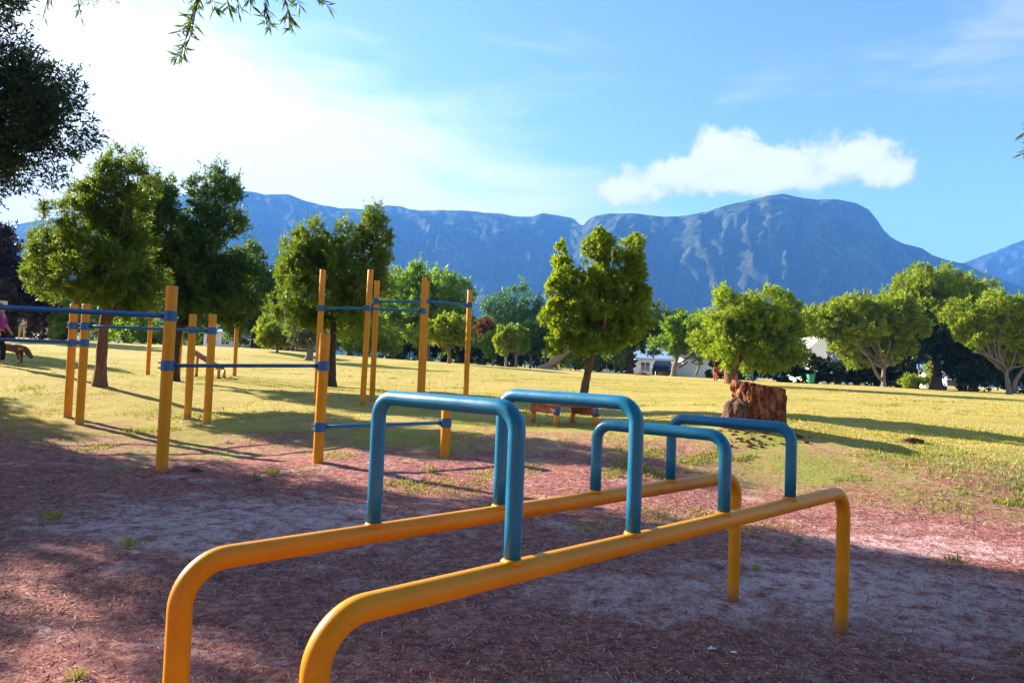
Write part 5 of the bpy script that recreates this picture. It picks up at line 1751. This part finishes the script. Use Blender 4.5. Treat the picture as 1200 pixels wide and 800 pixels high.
def weed(u, v, d, s, seed, label):
    b = gpx(u, v, d)
    r = np.random.default_rng(seed)
    n = 46
    p = b + np.stack([r.normal(size=n) * 0.04 * s, r.normal(size=n) * 0.04 * s, np.zeros(n)], -1)
    a = unit(np.stack([r.normal(size=n) * 0.7, r.normal(size=n) * 0.7, 0.5 + r.random(n)], -1))
    l = s * 0.62 * (0.10 + 0.12 * r.random(n))
    o = quads_obj('weed_tuft', leaf_quads(p, a, l, l * 0.12, r), M['grass'], None, np.clip(0.2 + 0.2 * r.normal(size=n), 0, 1))
    tag(o, label, 'weed tuft', 'green weed tufts on the bare soil')


weed(528, 0, 9.9, 1.0, 1, 'green weed tuft at the foot of the shortest yellow post')
weed(100, 0, 6.6, 1.1, 2, 'dark weed tuft alone in the deep shade at left')
weed(190, 0, 5.8, 0.8, 3, 'small weed tuft in the shade left of the near yellow rail')
weed(137, 0, 3.45, 0.5, 4, 'sunlit weed tuft low at the left corner')
weed(350, 0, 9.5, 1.1, 5, 'leafy weed tuft just left of the middle stepped post')
weed(327, 0, 9.2, 1.0, 6, 'weed tuft on lit soil between the two taller stepped posts')
weed(952, 0, 6.9, 0.6, 7, 'tiny weed tuft right of the far blue hoop')
weed(1130, 0, 6.3, 0.8, 8, 'weed tuft on the lit soil at the right edge of the shade')
weed(903, 0, 5.8, 0.6, 9, 'weed tuft on the pale sand between the far yellow legs')

for i, (u, v, s, lab) in enumerate(((835, 759, 0.026, 'crumpled white scrap of paper on the shaded mulch below the far rail'), (87, 492, 0.06, 'white scrap at the shade edge beside the paired posts'), (265, 527, 0.055, 'white scrap lying in shade between the posts'),
                                   (6, 508, 0.05, 'white scrap in shade at the left edge'), (860, 763, 0.016, 'small pale scrap on the mulch near the far leg'), (348, 531, 0.05, 'white scrap on the weeds beside the middle stepped post'),
                                   (1112, 570, 0.05, 'white scrap on the sunlit grass at right'))):
    p = on_z(u, v, 0.02)
    p[2] = g1(p[0], p[1])
    r = np.random.default_rng(i + 900)
    V = []
    for a in range(5):
        for k in range(5):
            V.append(p + [(a - 2) * s * 0.5 + r.normal() * s * 0.12, (k - 2) * s * 0.3 + r.normal() * s * 0.1, 0.015 + abs(r.normal()) * s * 0.25])
    mb = MB().add(V, [(a * 5 + k, a * 5 + k + 1, (a + 1) * 5 + k + 1, (a + 1) * 5 + k) for a in range(4) for k in range(4)])
    tag(mb.build('paper_scrap', M['paper']), lab, 'litter', 'white scraps on the ground')

# ------------------------------------------------------------------ camera and render settings
cam = bpy.data.cameras.new('camera')
cam.sensor_width = 36
cam.sensor_fit = 'HORIZONTAL'
cam.lens = FPX / 1200 * 36
cam.clip_start = 0.05
cam.clip_end = 12000
co = bpy.data.objects.new('camera', cam)
from mathutils import Matrix
mw = Matrix(((CR[0], CU[0], -FW[0], CP[0]), (CR[1], CU[1], -FW[1], CP[1]), (CR[2], CU[2], -FW[2], CP[2]), (0, 0, 0, 1)))
co.matrix_world = mw
col.objects.link(co)
scene.camera = co

scene.render.engine = 'CYCLES'
vs_ = scene.view_settings
vs_.view_transform = 'Standard'
vs_.look = 'None'
vs_.exposure = 2.25
vs_.gamma = 1.0
scene.cycles.max_bounces = 6
scene.cycles.volume_bounces = 1
scene.cycles.transmission_bounces = 4
scene.cycles.diffuse_bounces = 3
scene.cycles.use_denoising = True
